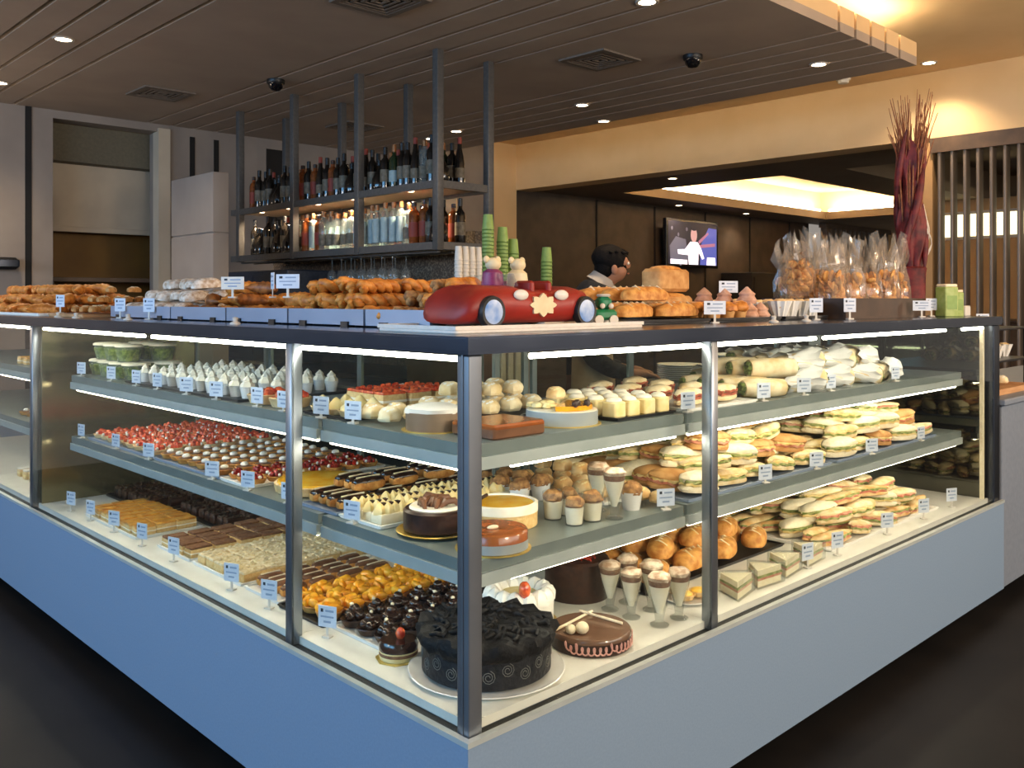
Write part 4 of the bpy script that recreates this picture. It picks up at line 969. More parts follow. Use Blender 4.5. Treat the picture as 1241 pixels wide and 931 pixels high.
# ---- price tags
TR_ = -PI / 2
for z, ys, p, wh in ((U, (2.70, 2.35, 2.09, 1.89, 1.64, 1.41, 1.13, .97, .76, .60), T_S, 'upper shelf'), (M_, (2.70, 2.30, 1.97, 1.44, 1.19, .94, .605), T_S, 'middle shelf')):
    for k, y in enumerate(sorted(ys)):
        p.put((.108, y, z), f"white price tag on the {wh} of the cake side, {ORD[k]} from the corner", TR_ + R.uniform(.1, .5), 1.0, f'price tags on the {wh} of the cake side')
for k, y in enumerate(sorted((2.73, 2.49, 2.23, 1.95, 1.67, 1.235, .995, .675))):
    T_D.put((.075, y, D_), f"white price tag on the deck of the cake side, {ORD[k]} from the corner", TR_ + R.uniform(.2, .5), 1.0, 'price tags on the deck of the cake side')
for z, xs, p, wh in ((U, (.96, 1.39, 1.66, 1.86, 2.42), T_S, 'upper shelf'), (M_, (.85, 1.40, 1.75, 2.2, 2.68), T_S, 'middle shelf'), (D_, (1.62, 1.84, 2.26, 2.62, 2.93), T_D, 'deck')):
    for k, x in enumerate(xs):
        p.put((x, .105 if z > .6 else .07, z), f"white price tag on the {wh} of the sandwich side, {ORD[k]} from the corner", R.uniform(-.5, -.1), 1.0, f'price tags on the {wh} of the sandwich side')
# ------------------------------------------------------------------ single cakes
def cake(name, label, loc, root, parts, rz=0.0):
    return Proto(name, 'cake', root, parts).put(loc, label, rz)
# big black cake at the corner
plate(.198, .247, .214, D_, 'china', 'large white plate under the big black cake at the corner')
r = .162
body = MB().lathe([(r - .004, 0), (r, .004), (r, .092), (r - .01, .098), (.001, .10)], 64)
ruf = MB()
n = 72
rr = []
for (q, z, wv) in ((r - .002, .062, .0), (r + .008, .074, .004), (r + .013, .094, .007), (r + .005, .108, .009), (r - .03, .108, .008), (r - .08, .110, .008), (.02, .112, .004)):
    rr.append([((q + wv * math.sin(i * 1.9 + z * 60) + wv * .7 * math.sin(i * .8)) * math.cos(2 * PI * i / n), (q + wv * math.sin(i * 1.9 + z * 60) + wv * .7 * math.sin(i * .8)) * math.sin(2 * PI * i / n), z + wv * .8 * math.sin(i * 1.3 + q * 50) + .010 * noise.noise((q * 30, i * .4, 1))) for i in range(n)])
ruf.rings(rr)
for k in range(40):
    a = R.uniform(0, 2 * PI); q = (r - .01) * math.sqrt(R.random()); pts = []
    for j in range(6): pts.append((q * math.cos(a) + .02 * math.cos(a + j * .9), q * math.sin(a) + .02 * math.sin(a + j * .9), .112 + .005 * math.sin(j * 2)))
    ruf.tube(pts, [.003, .006, .008, .008, .006, .003], 6)
sw = MB()
for k in range(22):
    a0 = 2 * PI * k / 22; zc = .034 + .014 * (k % 2); pts = []
    for j in range(22):
        t = j / 21; a = 4.4 * PI * t; q = .004 + .013 * t
        th = a0 + q * math.cos(a) / r
        pts.append(((r + .0008) * math.cos(th), (r + .0008) * math.sin(th), zc + q * math.sin(a)))
    sw.tube(pts, .0009, 5)
cake('black_cake', 'big round black cake with a ruffled top and swirled side behind the corner post', (.245, .212, D_ + .0115), body.mesh('black_cake', 'black_cake'), [('ruffled_top', ruf.mesh('ruffled_top', 'black_ruffle', 60)), ('swirl_piping', sw.mesh('swirl_piping', 'swirl'))])
# white cream ring cake
b = MB().lathe([(.096, 0), (.10, .004), (.10, .07), (.001, .07)], 40)
rs = MB()
for k in range(14):
    a = 2 * PI * k / 14; rs.lathe([(.026, .062), (.027, .078), (.018, .094), (.003, .104)], 12, (.08 * math.cos(a), .08 * math.sin(a), 0), flute=.1, cap0=False)
sb = MB()
for k in range(4): sb.ell((-.056 + .004 * k, -.052 + .012 * k, .108), (.014, .013, .020), 10, 7, wob=.1, seed=k)
cake('cream_ring_cake', 'white cream ring cake with a strawberry, behind the big black cake', (.545, .40, D_ + .004), b.mesh('cream_ring_cake', 'white_icing'), [('cream_rosettes', rs.mesh('cream_rosettes', 'white_icing')), ('strawberry', MB().ell((-.062, -.06, .112), (.017, .017, .024), 12, 8, wob=.08).mesh('strawberry', 'strawberry')), ('centre_filling', MB().lathe([(.055, .071), (.05, .080), (.001, .081)], 24).mesh('centre_filling', 'cream_yellow')), ('cake_board', MB().lathe([(.11, -.004), (.11, 0), (.001, 0)], 40).mesh('cake_board', 'gold_card'))], .2)
# tall chocolate cake with red shreds
b = MB().lathe([(.098, 0), (.102, .005), (.102, .115), (.096, .122), (.001, .124)], 48)
sh = MB()
for k in range(26):
    a = R.uniform(0, 6.28); q = R.uniform(0, .05); x, y = -.02 + q * math.cos(a), -.035 + q * math.sin(a) * .6; t = R.uniform(0, 6.28)
    sh.tube([(x - .02 * math.cos(t), y - .02 * math.sin(t), .128), (x, y, .134), (x + .02 * math.cos(t), y + .02 * math.sin(t), .128)], .003, 5)
cake('tall_chocolate_cake', 'tall dark chocolate cake topped with red shreds, between the ring cake and parfaits', (.84, .44, D_), b.mesh('tall_chocolate_cake', 'choc'), [('red_shreds', sh.mesh('red_shreds', 'red_shred'))])
# glazed chocolate cake with white sticks, truffle and pink piping
b = MB().lathe([(.107, 0), (.110, .003), (.110, .040), (.104, .044), (.001, .045)], 56)
gl = MB().lathe([(.1106, .033), (.1106, .041), (.106, .0465), (.001, .048)], 56, cap0=False)
pk = MB(); pts = []
for j in range(260):
    th = -PI * .98 + j / 259 * PI * 1.15; q = .0145 + .010 * math.sin(j * .62) + (.010 if (j // 26) % 3 == 0 else 0) * max(0, math.sin(j * .31))
    th2 = th + .05 * math.cos(j * .62); pts.append((.1118 * math.cos(th2), .1118 * math.sin(th2), .004 + max(0, q)))
pk.tube(pts, .0022, 5)
st1 = MB().tube([(-.10, .035, .052), (.075, .06, .053)], .0038, 8); st2 = MB().tube([(.04, .075, .0595), (.062, -.06, .053)], .0038, 8)
cake('glazed_chocolate_cake', 'low glossy chocolate cake with crossed white sticks and pink piping, by the glass', (.565, .145, D_), b.mesh('glazed_chocolate_cake', 'choc'), [('glaze', gl.mesh('glaze', 'choc_shine_top')), ('white_stick', st1.mesh('white_stick', 'almond')), ('white_stick', st2.mesh('white_stick', 'almond')), ('pink_piping', pk.mesh('pink_piping', 'pink_icing')), ('truffle', MB().ell((-.062, -.025, .063), (.019, .017, .016), 14, 9).ell((-.085, -.005, .060), (.014, .014, .013), 12, 8).mesh('truffle', 'almond'))])
# mousse dome on a gold card with a strawberry
b = MB().lathe([(.048, .003), (.050, .010), (.050, .030), (.001, .031)], 36)
cake('mousse_cake', 'small layered mousse cake with a strawberry, beside the big black cake', (.13, .425, D_), b.mesh('mousse_cake', 'cream_yellow'), [('glaze', MB().lathe([(.051, .026), (.0515, .040), (.046, .050), (.001, .052)], 36, cap0=False).mesh('glaze', 'choc_gloss')), ('middle_layer', MB().lathe([(.0505, .014), (.0505, .022)], 36, cap0=False, cap1=False).mesh('middle_layer', 'cocoa')), ('strawberry', MB().ell((.002, -.006, .064), (.013, .013, .016), 12, 8, wob=.1).mesh('strawberry', 'strawberry')), ('gold_card', MB().lathe([(.060, 0), (.060, .003), (.001, .003)], 8).mesh('gold_card', 'gold_card'))])
# middle shelf corner cakes
b = MB().lathe([(.083, .0), (.086, .003), (.086, .050), (.08, .056), (.001, .057)], 44)
cu = MB()
for k in range(11):
    a = k * .62; x, y = .045 * math.cos(a) * (k % 3) / 2, .045 * math.sin(a) * (k % 3) / 2; t = R.uniform(0, 3)
    cu.tube([(x - .028 * math.cos(t), y - .028 * math.sin(t), .060), (x - .012 * math.cos(t), y - .012 * math.sin(t), .076), (x + .012 * math.cos(t), y + .012 * math.sin(t), .076), (x + .028 * math.cos(t), y + .028 * math.sin(t), .062)], [.005, .009, .009, .005], 7)
plate(.105, .215, .375, M_, 'gold_card', 'gold cake board under the dark curl-topped cake on the middle shelf', 'cake_board')
cake('curl_topped_cake', 'dark chocolate cake heaped with chocolate curls near the corner of the middle shelf', (.215, .375, M_ + .0115), b.mesh('curl_topped_cake', 'choc'), [('cream_ring', MB().lathe([(.07, .056), (.066, .062), (.03, .060)], 30, wob=.003, cap0=False, cap1=False).mesh('cream_ring', 'cream')), ('chocolate_curls', cu.mesh('chocolate_curls', 'choc_milk'))])
b = MB().lathe([(.083, .003), (.086, .006), (.086, .045), (.082, .050), (.001, .051)], 44)
cake('almond_gateau', 'round brown gateau with an almond on top and a clear collar, at the middle corner', (.222, .163, M_), b.mesh('almond_gateau', 'copper'), [('pale_side', MB().lathe([(.0868, .004), (.0868, .026)], 44, cap0=False, cap1=False).mesh('pale_side', 'paper_grey')), ('almond', MB().ell((-.01, -.01, .054), (.017, .011, .005), 12, 6).mesh('almond', 'almond')), ('cake_board', MB().lathe([(.094, 0), (.094, .003), (.001, .003)], 40).mesh('cake_board', 'gold_card'))])
b = MB().lathe([(.094, 0), (.097, .003), (.097, .052), (.001, .052)], 48)
cake('mango_cake', 'round cake with a bright orange mango glaze and chocolate stick on the middle shelf', (.40, .32, M_), b.mesh('mango_cake', 'sponge'), [('cream_rim', MB().lathe([(.0985, .040), (.0985, .062), (.090, .064), (.088, .058)], 48, cap0=False, cap1=False).mesh('cream_rim', 'cream')), ('mango_glaze', MB().lathe([(.089, .057), (.085, .0605), (.001, .062)], 44).mesh('mango_glaze', 'glaze_yellow')), ('chocolate_stick', MB().tube([(-.095, .02, .066), (-.01, .05, .072)], .005, 8).mesh('chocolate_stick', 'choc'))])
b = MB().lathe([(.128, 0), (.135, .003), (.140, .028), (.136, .030), (.001, .028)], 48, flute=.01)
cake('mango_flan', 'wide yellow mango flan in the middle of the middle shelf', (.285, 1.055, M_), b.mesh('mango_flan', 'pastry_pale'), [('mango_glaze', MB().lathe([(.133, .028), (.128, .036), (.001, .038)], 44, wob=.004).mesh('mango_glaze', 'glaze_yellow'))])
# upper shelf cakes
b = MB().lathe([(.072, 0), (.074, .002), (.074, .048), (.001, .048)], 40)
cake('cream_topped_cake', 'small cake in a brown band with a whipped white top beside the corner post', (.20, .365, U), b.mesh('cream_topped_cake', 'taupe_band'), [('whipped_cream', MB().lathe([(.072, .046), (.070, .058), (.05, .066), (.03, .064), (.002, .070)], 30, wob=.012, cap0=False).mesh('whipped_cream', 'white_icing')), ('cake_board', MB().lathe([(.085, -.0), (.085, .002), (.001, .0021)], 30).mesh('cake_board', 'gold_card'))])
b = MB().slab(-.09, -.08, .09, .08, 0, .030, .004, .01)
cake('copper_slab_cake', 'flat copper-glazed slab cake beside the corner post on the upper shelf', (.27, .195, U), b.mesh('copper_slab_cake', 'choc_milk'), [('copper_glaze', MB().slab(-.0905, -.0805, .0905, .0805, .020, .036, .005, .012).mesh('copper_glaze', 'copper'))])
b = MB().lathe([(.096, .002), (.097, .004), (.097, .040), (.001, .041)], 48)
yy = [(.084 * math.cos(PI * k / 20 - 2.6), .084 * math.sin(PI * k / 20 - 2.6)) for k in range(21)]
bl = MB()
for x, y in ((-.03, -.075), (.012, -.08), (-.005, -.06)): bl.ell((x, y, .060), (.010, .010, .010), 9, 6, wob=.2)
ch = MB()
for k in range(12): ch.ell((-.02 + R.uniform(-.05, .03), .035 + R.uniform(-.03, .04), .050), (.014, .012, .008), 8, 5, wob=.3, seed=k)
cake('half_mango_cake', 'cake in a grey paper band, half orange jelly, half pale flakes, with berries', (.53, .218, U), b.mesh('half_mango_cake', 'cream'), [('paper_band', MB().lathe([(.0985, .002), (.0985, .038)], 48, cap0=False, cap1=False).mesh('paper_band', 'paper_grey')), ('orange_jelly', MB().prism(yy, .0412, .054).mesh('orange_jelly', 'glaze_orange')), ('blackberry', bl.mesh('blackberry', 'choc')), ('pale_flakes', ch.mesh('pale_flakes', 'cream_yellow')), ('cake_board', MB().lathe([(.108, 0), (.108, .002), (.001, .002)], 40).mesh('cake_board', 'gold_card'))])
# ------------------------------------------------------------------ what stands on the worktop
def bin_(y0, y1, label):
    x0, x1, h = .19, .62, .052
    o = bpy.data.objects.new('steel_bin', None); COL.objects.link(o); o.location = ((x0 + x1) / 2, (y0 + y1) / 2, ZT)
    a, b = (x1 - x0) / 2, (y1 - y0) / 2
    obj('base_plate', MB().box(-a, -b, .006, a, b, .010).mesh('base_plate', 'steel_tray'), o)
    w = MB().box(-a, -b, .010, -a + .004, b, h).box(a - .004, -b, .010, a, b, h).box(-a + .004, -b, .010, a - .004, -b + .004, h).box(-a + .004, b - .004, .010, a - .004, b, h)
    obj('side_wall', w.mesh('side_wall', 'steel_tray'), o)
    for y in (-b + .09, b - .09): obj('clip_foot', MB().box(-a - .006, y - .018, 0, -a + .02, y + .018, .016).mesh('clip_foot', 'cap_black'), o)
    tag(o, label, 'tray', 'steel bins on the worktop')
bin_(.37, .66, 'steel bin of nut twists, the one beside the red car cake')
bin_(.67, 1.08, 'steel bin of golden twists, second from the red car cake')
bin_(1.09, 1.50, 'steel bin of croissants, third from the red car cake')
bin_(1.51, 1.96, 'steel bin of dark and golden croissants, fourth from the red car cake')
bin_(1.97, 2.58, 'steel bin of sugared rolls, last of the five bins')
Zb = ZT + .012
grid([P_NUT, P_NUT, P_TWIST], 'c', (.21, .60), (.38, .65), 3, 4, Zb, 'nut twist by the red car', 'nut twists', layers=3, dz=.042, rj=.7, tilt=.1, sc=1.0)
grid(P_TWIST, 'c', (.21, .60), (.68, 1.07), 2, 7, Zb, 'golden twist in its steel bin', 'golden twists', layers=3, dz=.042, rj=.5, tilt=.1)
grid(P_CROI, 'c', (.21, .60), (1.10, 1.49), 3, 5, Zb, 'golden croissant in the third steel bin', 'croissants in the third bin', layers=2, dz=.045, rj=3.1, tilt=.12)
grid([P_CROI, P_CROID, P_CROID], 'c', (.21, .60), (1.52, 1.95), 3, 5, Zb, 'croissant in the fourth steel bin', 'croissants in the fourth bin', layers=3, dz=.045, rj=3.1, tilt=.15)
grid(P_DUST, 'c', (.21, .60), (1.98, 2.57), 3, 7, Zb, 'sugared roll in the last steel bin', 'sugared rolls', layers=3, dz=.05, rz=.5, rj=.7, sc=.92, tilt=.12)
tray('bread_board', .10, 2.66, .62, 3.12, ZT, 'wood_board', 'wooden board of brown baguettes beyond the steel bins', h=.014)
grid(P_BAG, 'c', (.14, .58), (2.72, 3.08), 4, 3, ZT + .014, 'baguette on the wooden board', 'baguettes on the board', layers=3, dz=.046, rz=1.15, rj=.3, sc=.66)
tray('croissant_tray', .08, 3.2, .66, 4.5, ZT, 'paper_white', 'white tray of croissants at the far end of the worktop', h=.014)
grid(P_CROI, 'c', (.10, .64), (3.22, 4.48), 4, 13, ZT + .009, 'croissant on the far tray', 'croissants on the far tray', layers=3, dz=.05, rj=3.1, sc=1.05, tilt=.15, jit=.012)
# red sports car cake
tray('cake_board', .06, .115, .76, .42, ZT, 'board_white', 'long white board under the red car cake on the worktop corner', 'board', h=.018, lip=.004)
o = bpy.data.objects.new('car_cake', None); COL.objects.link(o); o.location = (.36, .255, ZT + .0095); 
L, W = .245, .10
def sect(x, zt, zb, w, flat=.75):
    pts = []
    for k in range(16):
        a = 2 * PI * k / 16; cy, sz = math.cos(a), math.sin(a)
        pts.append((x, w * math.copysign(abs(cy) ** .55, cy), (zt + zb) / 2 + (zt - zb) / 2 * math.copysign(abs(sz) ** flat, sz)))
    return pts
prof = ((-.226, .034, .014, .05), (-.220, .060, .010, .080), (-.205, .084, .008, .094), (-.180, .102, .008, .098), (-.150, .109, .008, .100), (-.105, .107, .008, .098), (-.05, .108, .008, .096), (-.01, .100, .008, .096), (.06, .096, .008, .096), (.12, .102, .008, .098), (.17, .108, .008, .100), (.212, .100, .008, .098), (.236, .078, .010, .088), (.246, .050, .018, .06))
obj('body', MB().rings([sect(*q) for q in prof]).mesh('body', 'red_icing', 60), o)
for x in (-.150, .193):
    for s in (-1, 1):
        wl = MB(); wl.M = TR(x, s * .098, .040) @ RX(PI / 2)
        wl.lathe([(.031, -.010), (.038, -.011), (.040, -.006), (.040, .006), (.038, .011), (.031, .010)], 28)
        t = obj('wheel', wl.mesh('wheel', 'tyre'), o)
        h = MB(); h.M = TR(x, s * .098, .040) @ RX(PI / 2); h.lathe([(.001, -.011), (.012, -.0125), (.030, -.0105), (.030, .0105), (.012, .0125), (.001, .011)], 24)
        obj('hub_cap', h.mesh('hub_cap', 'hub_blue'), t)
ws = MB(); ws.M = TR(-.035, 0, .104) @ RY(-.5); ws.slab(-.003, -.075, .003, .075, 0, .036, .002, .003)
obj('windscreen', ws.mesh('windscreen', 'clear'), o)
for x in (.02, .085): obj('seat', MB().slab(x, -.065, x + .02, .065, .07, .12, .006, .01).mesh('seat', 'red_icing'), o)
for x, z in ((-.045, .082), (.105, .082)):
    e = MB(); e.M = TR(x, -.096, z); e.ell((0, 0, 0), (.026, .008, .014), 16, 8); obj('white_light', e.mesh('white_light', 'board_white'), o)
pl = MB(); n = 32
pq = [((.044 + .006 * math.cos(8 * 2 * PI * k / n)) * math.cos(2 * PI * k / n) , (.026 + .005 * math.cos(8 * 2 * PI * k / n)) * math.sin(2 * PI * k / n)) for k in range(n)]
pl.rings([[(.035 + x, -.0985,   .056 + y) for x, y in pq], [(.035 + x, -.093,   .056 + y) for x, y in pq]])
obj('scalloped_plaque', pl.mesh('scalloped_plaque', 'plaque'), o)
tag(o, 'red open-top sports car cake with blue hubcaps and a cream plaque', 'cake')
for x, y, mt, hd, lb in ((.315, .265, 'toy_purple', 'plaque', 'purple round-headed cake figure in the red car, the one nearer the bins'), (.405, .265, 'plaque', 'plaque', 'cream round-eared cake figure in the red car')):
    f = bpy.data.objects.new('cake_figure', None); COL.objects.link(f); f.location = (x, y, ZT + .10)
    obj('torso', MB().lathe([(.026, 0), (.030, .02), (.026, .05), (.012, .062), (.001, .064)], 18).mesh('torso', mt), f)
    obj('round_head', MB().ell((0, -.002, .072), (.022, .021, .018), 14, 9).mesh('round_head', hd), f)
    for s in (-1, 1): obj('round_ear', MB().ell((s * .020, .002, .084), (.010, .006, .010), 10, 7).mesh('round_ear', hd), f)
    tag(f, lb, 'figurine')
# small green toy car
o = bpy.data.objects.new('toy_car', None); COL.objects.link(o); o.location = (.70, .215, ZT + .0095); o.rotation_euler = (0, 0, -.5)
obj('body', MB().slab(-.036, -.026, .036, .026, .012, .042, .008, .012).slab(-.020, -.022, .022, .022, .0415, .078, .010, .012).mesh('body', 'toy_green'), o)
obj('roof', MB().slab(-.018, -.020, .020, .020, .078, .086, .004, .012).mesh('roof', 'white_plastic'), o)
for x in (-.022, .022):
    for s in (-1, 1):
        wl = MB(); wl.M = TR(x, s * .026, .013) @ RX(PI / 2); wl.lathe([(.006, -.005), (.013, -.005), (.013, .005), (.006, .005)], 18); obj('wheel', wl.mesh('wheel', 'white_plastic'), o)
obj('headlight', MB().ell((-.012, -.0275, .052), (.008, .004, .008), 10, 6).ell((.014, -.0275, .052), (.008, .004, .008), 10, 6).mesh('headlight', 'white_plastic'), o)
tag(o, 'small green toy car with a white roof beside the red car cake', 'toy car')
# sandwich-side pastries
for nm, x0, x1, lb in (('pastry_tray', .86, 1.33, 'black tray of slashed strudels beside the green toy car'), ('pastry_tray', 1.36, 1.80, 'black tray of muffins on the worktop'), ('pastry_tray', 1.83, 2.17, 'black tray of paper-cased buns beside the dark crate')):
    tray(nm, x0, .27, x1, .66, ZT, 'black_tray', lb, h=.016)
grid(P_STRU, 's', (.28, .65), (.87, 1.32), 4, 2, ZT + .009, 'slashed strudel on the worktop', 'strudels', layers=2, dz=.052, rj=.2)
grid(P_MUF, 's', (.28, .50), (1.37, 1.62), 3, 3, ZT + .009, 'brown muffin on the worktop', 'muffins', rj=3, sc=.9)
for k, (x, y, z) in enumerate(((1.50, .575, 0), (1.49, .575, .10))): P_TAN.put((x, y, ZT + .009 + z), ('tan tea loaf behind the muffins, lower of two', 'tan tea loaf behind the muffins, upper of two')[k], .1 * k, 1, 'tea loaves')
grid(P_MER, 's', (.28, .64), (1.63, 1.79), 4, 2, ZT + .009, 'pink meringue on the worktop', 'pink meringues', layers=2, dz=.055, rj=3)
grid(P_WPAP, 's', (.28, .65), (1.84, 2.16), 4, 4, ZT + .009, 'bun in a white paper case', 'paper-cased buns', rj=3, sc=.95)
# dark crate of biscuit bags
cx0, cx1, cy0, cy1, hh = 2.22, 3.02, .22, .60, .085
o = bpy.data.objects.new('wooden_crate', None); COL.objects.link(o); o.location = ((cx0 + cx1) / 2, (cy0 + cy1) / 2, ZT)
a, b = (cx1 - cx0) / 2, (cy1 - cy0) / 2
obj('crate_base', MB().box(-a, -b, 0, a, b, .01).mesh('crate_base', 'wood_box'), o)
for nm, q in (('front_board', (-a, -b, a, -b + .012)), ('back_board', (-a, b - .012, a, b)), ('end_board', (-a, -b + .012, -a + .012, b - .012)), ('end_board', (a - .012, -b + .012, a, b - .012))):
    obj(nm, MB().box(q[0], q[1], .01, q[2], q[3], hh).mesh(nm, 'wood_box'), o)
tag(o, 'dark wooden crate of cellophane biscuit bags on the worktop', 'crate')
def bag(seed):
    rr = random.Random(seed); n = 22; r3 = []
    for z, q in ((0, .7), (.012, 1.0), (.05, 1.15), (.10, 1.1), (.14, .9), (.17, .72), (.195, .66), (.22, .8), (.245, .95), (.26, .6)):
        wv = .08 if z < .14 else .32
        r3.append([(.064 * q * math.cos(2 * PI * i / n) * (1 + wv * math.sin(i * 2.9 + seed + z * 20)), .060 * q * math.sin(2 * PI * i / n) * (1 + wv * math.sin(i * 2.2 + seed)), z + (.05 * math.sin(i * 1.7 + seed) if z > .2 else 0)) for i in range(n)])
    root = MB().rings(r3, 0, True, False).mesh('cellophane_bag', 'cellophane')
    bi = MB()
    for k in range(46):
        M3 = rot3('X', rr.uniform(0, 3)) @ rot3('Y', rr.uniform(0, 3)); bi.ell((rr.uniform(-.044, .044), rr.uniform(-.042, .042), .022 + .125 * rr.random() ** .9), (.023, .023, .009), 10, 6, rot=M3)
    return Proto('biscuit_bag', 'bag', root, [('biscuits', bi.mesh('biscuits', 'biscuit'))])
BG = [bag(k) for k in range(3)]
for i, y in enumerate((.32, .50)):
    for j in range(5):
        BG[(i + j) % 3].put((2.31 + .155 * j + R.uniform(-.01, .01), y, ZT + .011), f"cellophane bag of biscuits, {ORD[j]} from the buns in the {('front', 'back')[i]} row of the crate", R.uniform(0, 3), (1.0, 1.0, 1.15 + R.uniform(-.08, .15)), 'biscuit bags in the crate', (R.uniform(-.12, .12), R.uniform(-.15, .15)))
BG[1].put((2.20, .41, ZT + .13), 'cellophane bag of biscuits lying tipped over the end of the crate', .4, .95, 'biscuit bags in the crate', (0, -.95))
# green cartons at the mirrored end
LB = Proto('green_carton', 'carton', MB().slab(-.032, -.03, .032, .03, 0, .12, .003, .006).mesh('green_carton', 'lime_box'), [('pale_label', MB().box(-.024, -.0308, .03, .024, -.0302, .085).mesh('pale_label', 'green_cup')), ('lid', MB().slab(-.030, -.028, .030, .028, .12, .132, .003, .006).mesh('lid', 'almond'))])
for k, (x, s) in enumerate(((3.09, 1.15), (3.185, .95))): LB.put((x, .15, ZT), ('taller green carton beside the crate at the mirrored end', 'shorter green carton at the very end of the worktop')[k], -.5, s, 'green cartons')
o = obj('white_caddy', MB().slab(3.24, .12, 3.31, .2, ZT, ZT + .05, .004).mesh('white_caddy', 'white_plastic')); tag(o, 'small white caddy at the very end of the worktop', 'caddy')
# tags on the worktop
for p, x, y, rz, lb in ((T_W, .20, 1.475, -1.0, 'large pale sign standing at the croissant bin'), (T_N, .24, 1.27, -1.9, 'small pinkish sign turned edgewise among the croissants'), (T_B, .19, 1.085, -1.0, 'large blue-white sign between the croissants and twists'),
        (T_N, .17, 2.42, -1.1, 'blue-white tag in front of the sugared rolls, nearer the far end'), (T_N, .17, 2.12, -1.1, 'blue-white tag in front of the sugared rolls, nearer the croissants'), (T_N, .10, 2.95, -1.2, 'white tag on the board of baguettes'),
        (T_B, 1.30, .235, -.5, 'large white sign in front of the strudels and muffins'), (T_B, 1.72, .45, -.5, 'large blue-white sign standing among the meringues'), (T_N, 2.00, .235, -.6, 'white tag in front of the paper-cased buns'), (T_N, 2.19, .19, -.5, 'white tag in front of the dark crate, nearer the buns'), (T_B, 2.84, .165, -.8, 'tilted blue-white sign in front of the dark crate'), (T_N, 3.04, .20, -.6, 'small tag between the crate and the green cartons')):
    h = ZT + (.05 if (p in (T_W, T_N) and x > .18 and y > 1.2 and y < 1.5) or (x == .19) else 0)
    p.put((x, y, (ZT + .085 if (x, y) in ((.24, 1.27), (.20, 1.475), (.19, 1.085)) else ZT + (.016 if x == 1.72 or y == 2.95 else 0) + (.06 if x == 1.72 else 0))), lb, rz, 1.0)
KN = Proto('tag_holder', 'tag holder', MB().lathe([(.014, 0), (.014, .004), (.006, .008), (.008, .018), (.001, .02)], 14).mesh('tag_holder', 'white_plastic'))
for k, (x, y, lb) in enumerate(((.06, 2.85, 'small white tag holder on the worktop before the baguettes'), (.06, 2.62, 'small white tag holder beside the last steel bin'), (.08, 2.1, 'small white tag holder before the sugared rolls'), (.09, 1.24, 'small white tag holder before the croissants'), (1.55, .16, 'small white tag holder before the muffins'), (1.78, .16, 'small white tag holder before the meringues'))):
    KN.put((x, y, ZT), lb, 0, 1.2)
# goods on the lower service counter
tray('bread_board', 3.45, .06, 4.05, .5, .985, 'wood_board', 'tan wooden board of pastries on the lower grey counter', h=.03)
grid(P_PUFF, 's', (.10, .46), (3.48, 4.02), 2, 4, 1.002, 'pastry on the tan board of the lower counter', 'pastries on the tan board')
o = bpy.data.objects.new('cake_stand', None); COL.objects.link(o); o.location = (3.8, .30, 1.0)
for z in (.135, .30): obj('stand_shelf', MB().slab(-.34, -.18, .40, .2, z, z + .012, .002).mesh('stand_shelf', 'black_tray'), o)
for x in (-.32, .38):
    for y in (-.16, .18): obj('leg', MB().box(x - .006, y - .006, 0, x + .006, y + .006, .30).mesh('leg', 'cap_black'), o)
tag(o, 'black two-tier pastry stand on the lower grey counter', 'stand')
grid(P_WPAP, 's', (.14, .48), (3.48, 4.18), 2, 5, 1.147, 'pastry on the lower tier of the black stand', 'pastries on the black stand')
T_B.put((3.62, .17, 1.312), 'white sign on top of the black pastry stand', -.5, 1.0)
# dried arrangement standing on the floor behind the crate
o = bpy.data.objects.new('dried_arrangement', None); COL.objects.link(o); o.location = (4.31, .81, 0)
obj('tall_vase', MB().lathe([(.10, 0), (.11, .02), (.085, .6), (.075, 1.2), (.085, 1.62), (.09, 1.65), (.08, 1.66), (.001, 1.5)], 24).mesh('tall_vase', 'leaf_red'), o)
lf = MB(); n = 26; rr_ = []
for k in range(15):
    z = 1.30 + 1.12 * k / 14; q = .066 + .014 * math.sin(k * 1.1)
    rr_.append([((q + .010 * math.sin(i * 1.7 + k * .5) + .008 * math.sin(i * 2.9 - k)) * math.cos(2 * PI * i / n), (q + .010 * math.sin(i * 1.7 + k * .5) + .008 * math.sin(i * 2.9 - k)) * math.sin(2 * PI * i / n), z + .03 * math.sin(i * 2.3) * (k > 11)) for i in range(n)])
lf.rings(rr_, 0, True, False)
for k in range(7):
    a = k * 2.4; pts = []; rd = []
    for j in range(9):
        t = j / 8; pts.append((.078 * math.cos(a + t * 1.4), .078 * math.sin(a + t * 1.4), 1.45 + .09 * k + t * .5)); rd.append(.003 + .022 * math.sin(PI * min(1, t * .95 + .03)))
    lf.tube(pts, rd, 6)
obj('red_leaf_wrap', lf.mesh('red_leaf_wrap', 'leaf_red', 60), o)
for k in range(96):
    a = R.uniform(0, 6.28); q = R.uniform(.1, 1); h = R.uniform(2.42, 2.74); s = R.uniform(.04, .15)
    obj('twig', MB().tube([(.03 * q * math.cos(a), .03 * q * math.sin(a), 1.6), (.085 * q * math.cos(a), .085 * q * math.sin(a), 2.25), (s * math.cos(a + .2), s * math.sin(a + .2), h)], [.005, .0045, .002], 5).mesh('twig', 'twig'), o)
rb = MB()
for k in range(3): rb.tube([(.09 + .04 * math.sin(t * .5 + k), -.05 + .03 * math.cos(t * .6), 1.95 - .03 * t + .05 * k) for t in range(12)], [.008 + .006 * math.sin(t) for t in range(12)], 5)
obj('ribbon_loops', rb.mesh('ribbon_loops', 'card_warm'), o)
tag(o, 'tall dried arrangement of red leaves and twigs in front of the cream beam', 'dried arrangement')
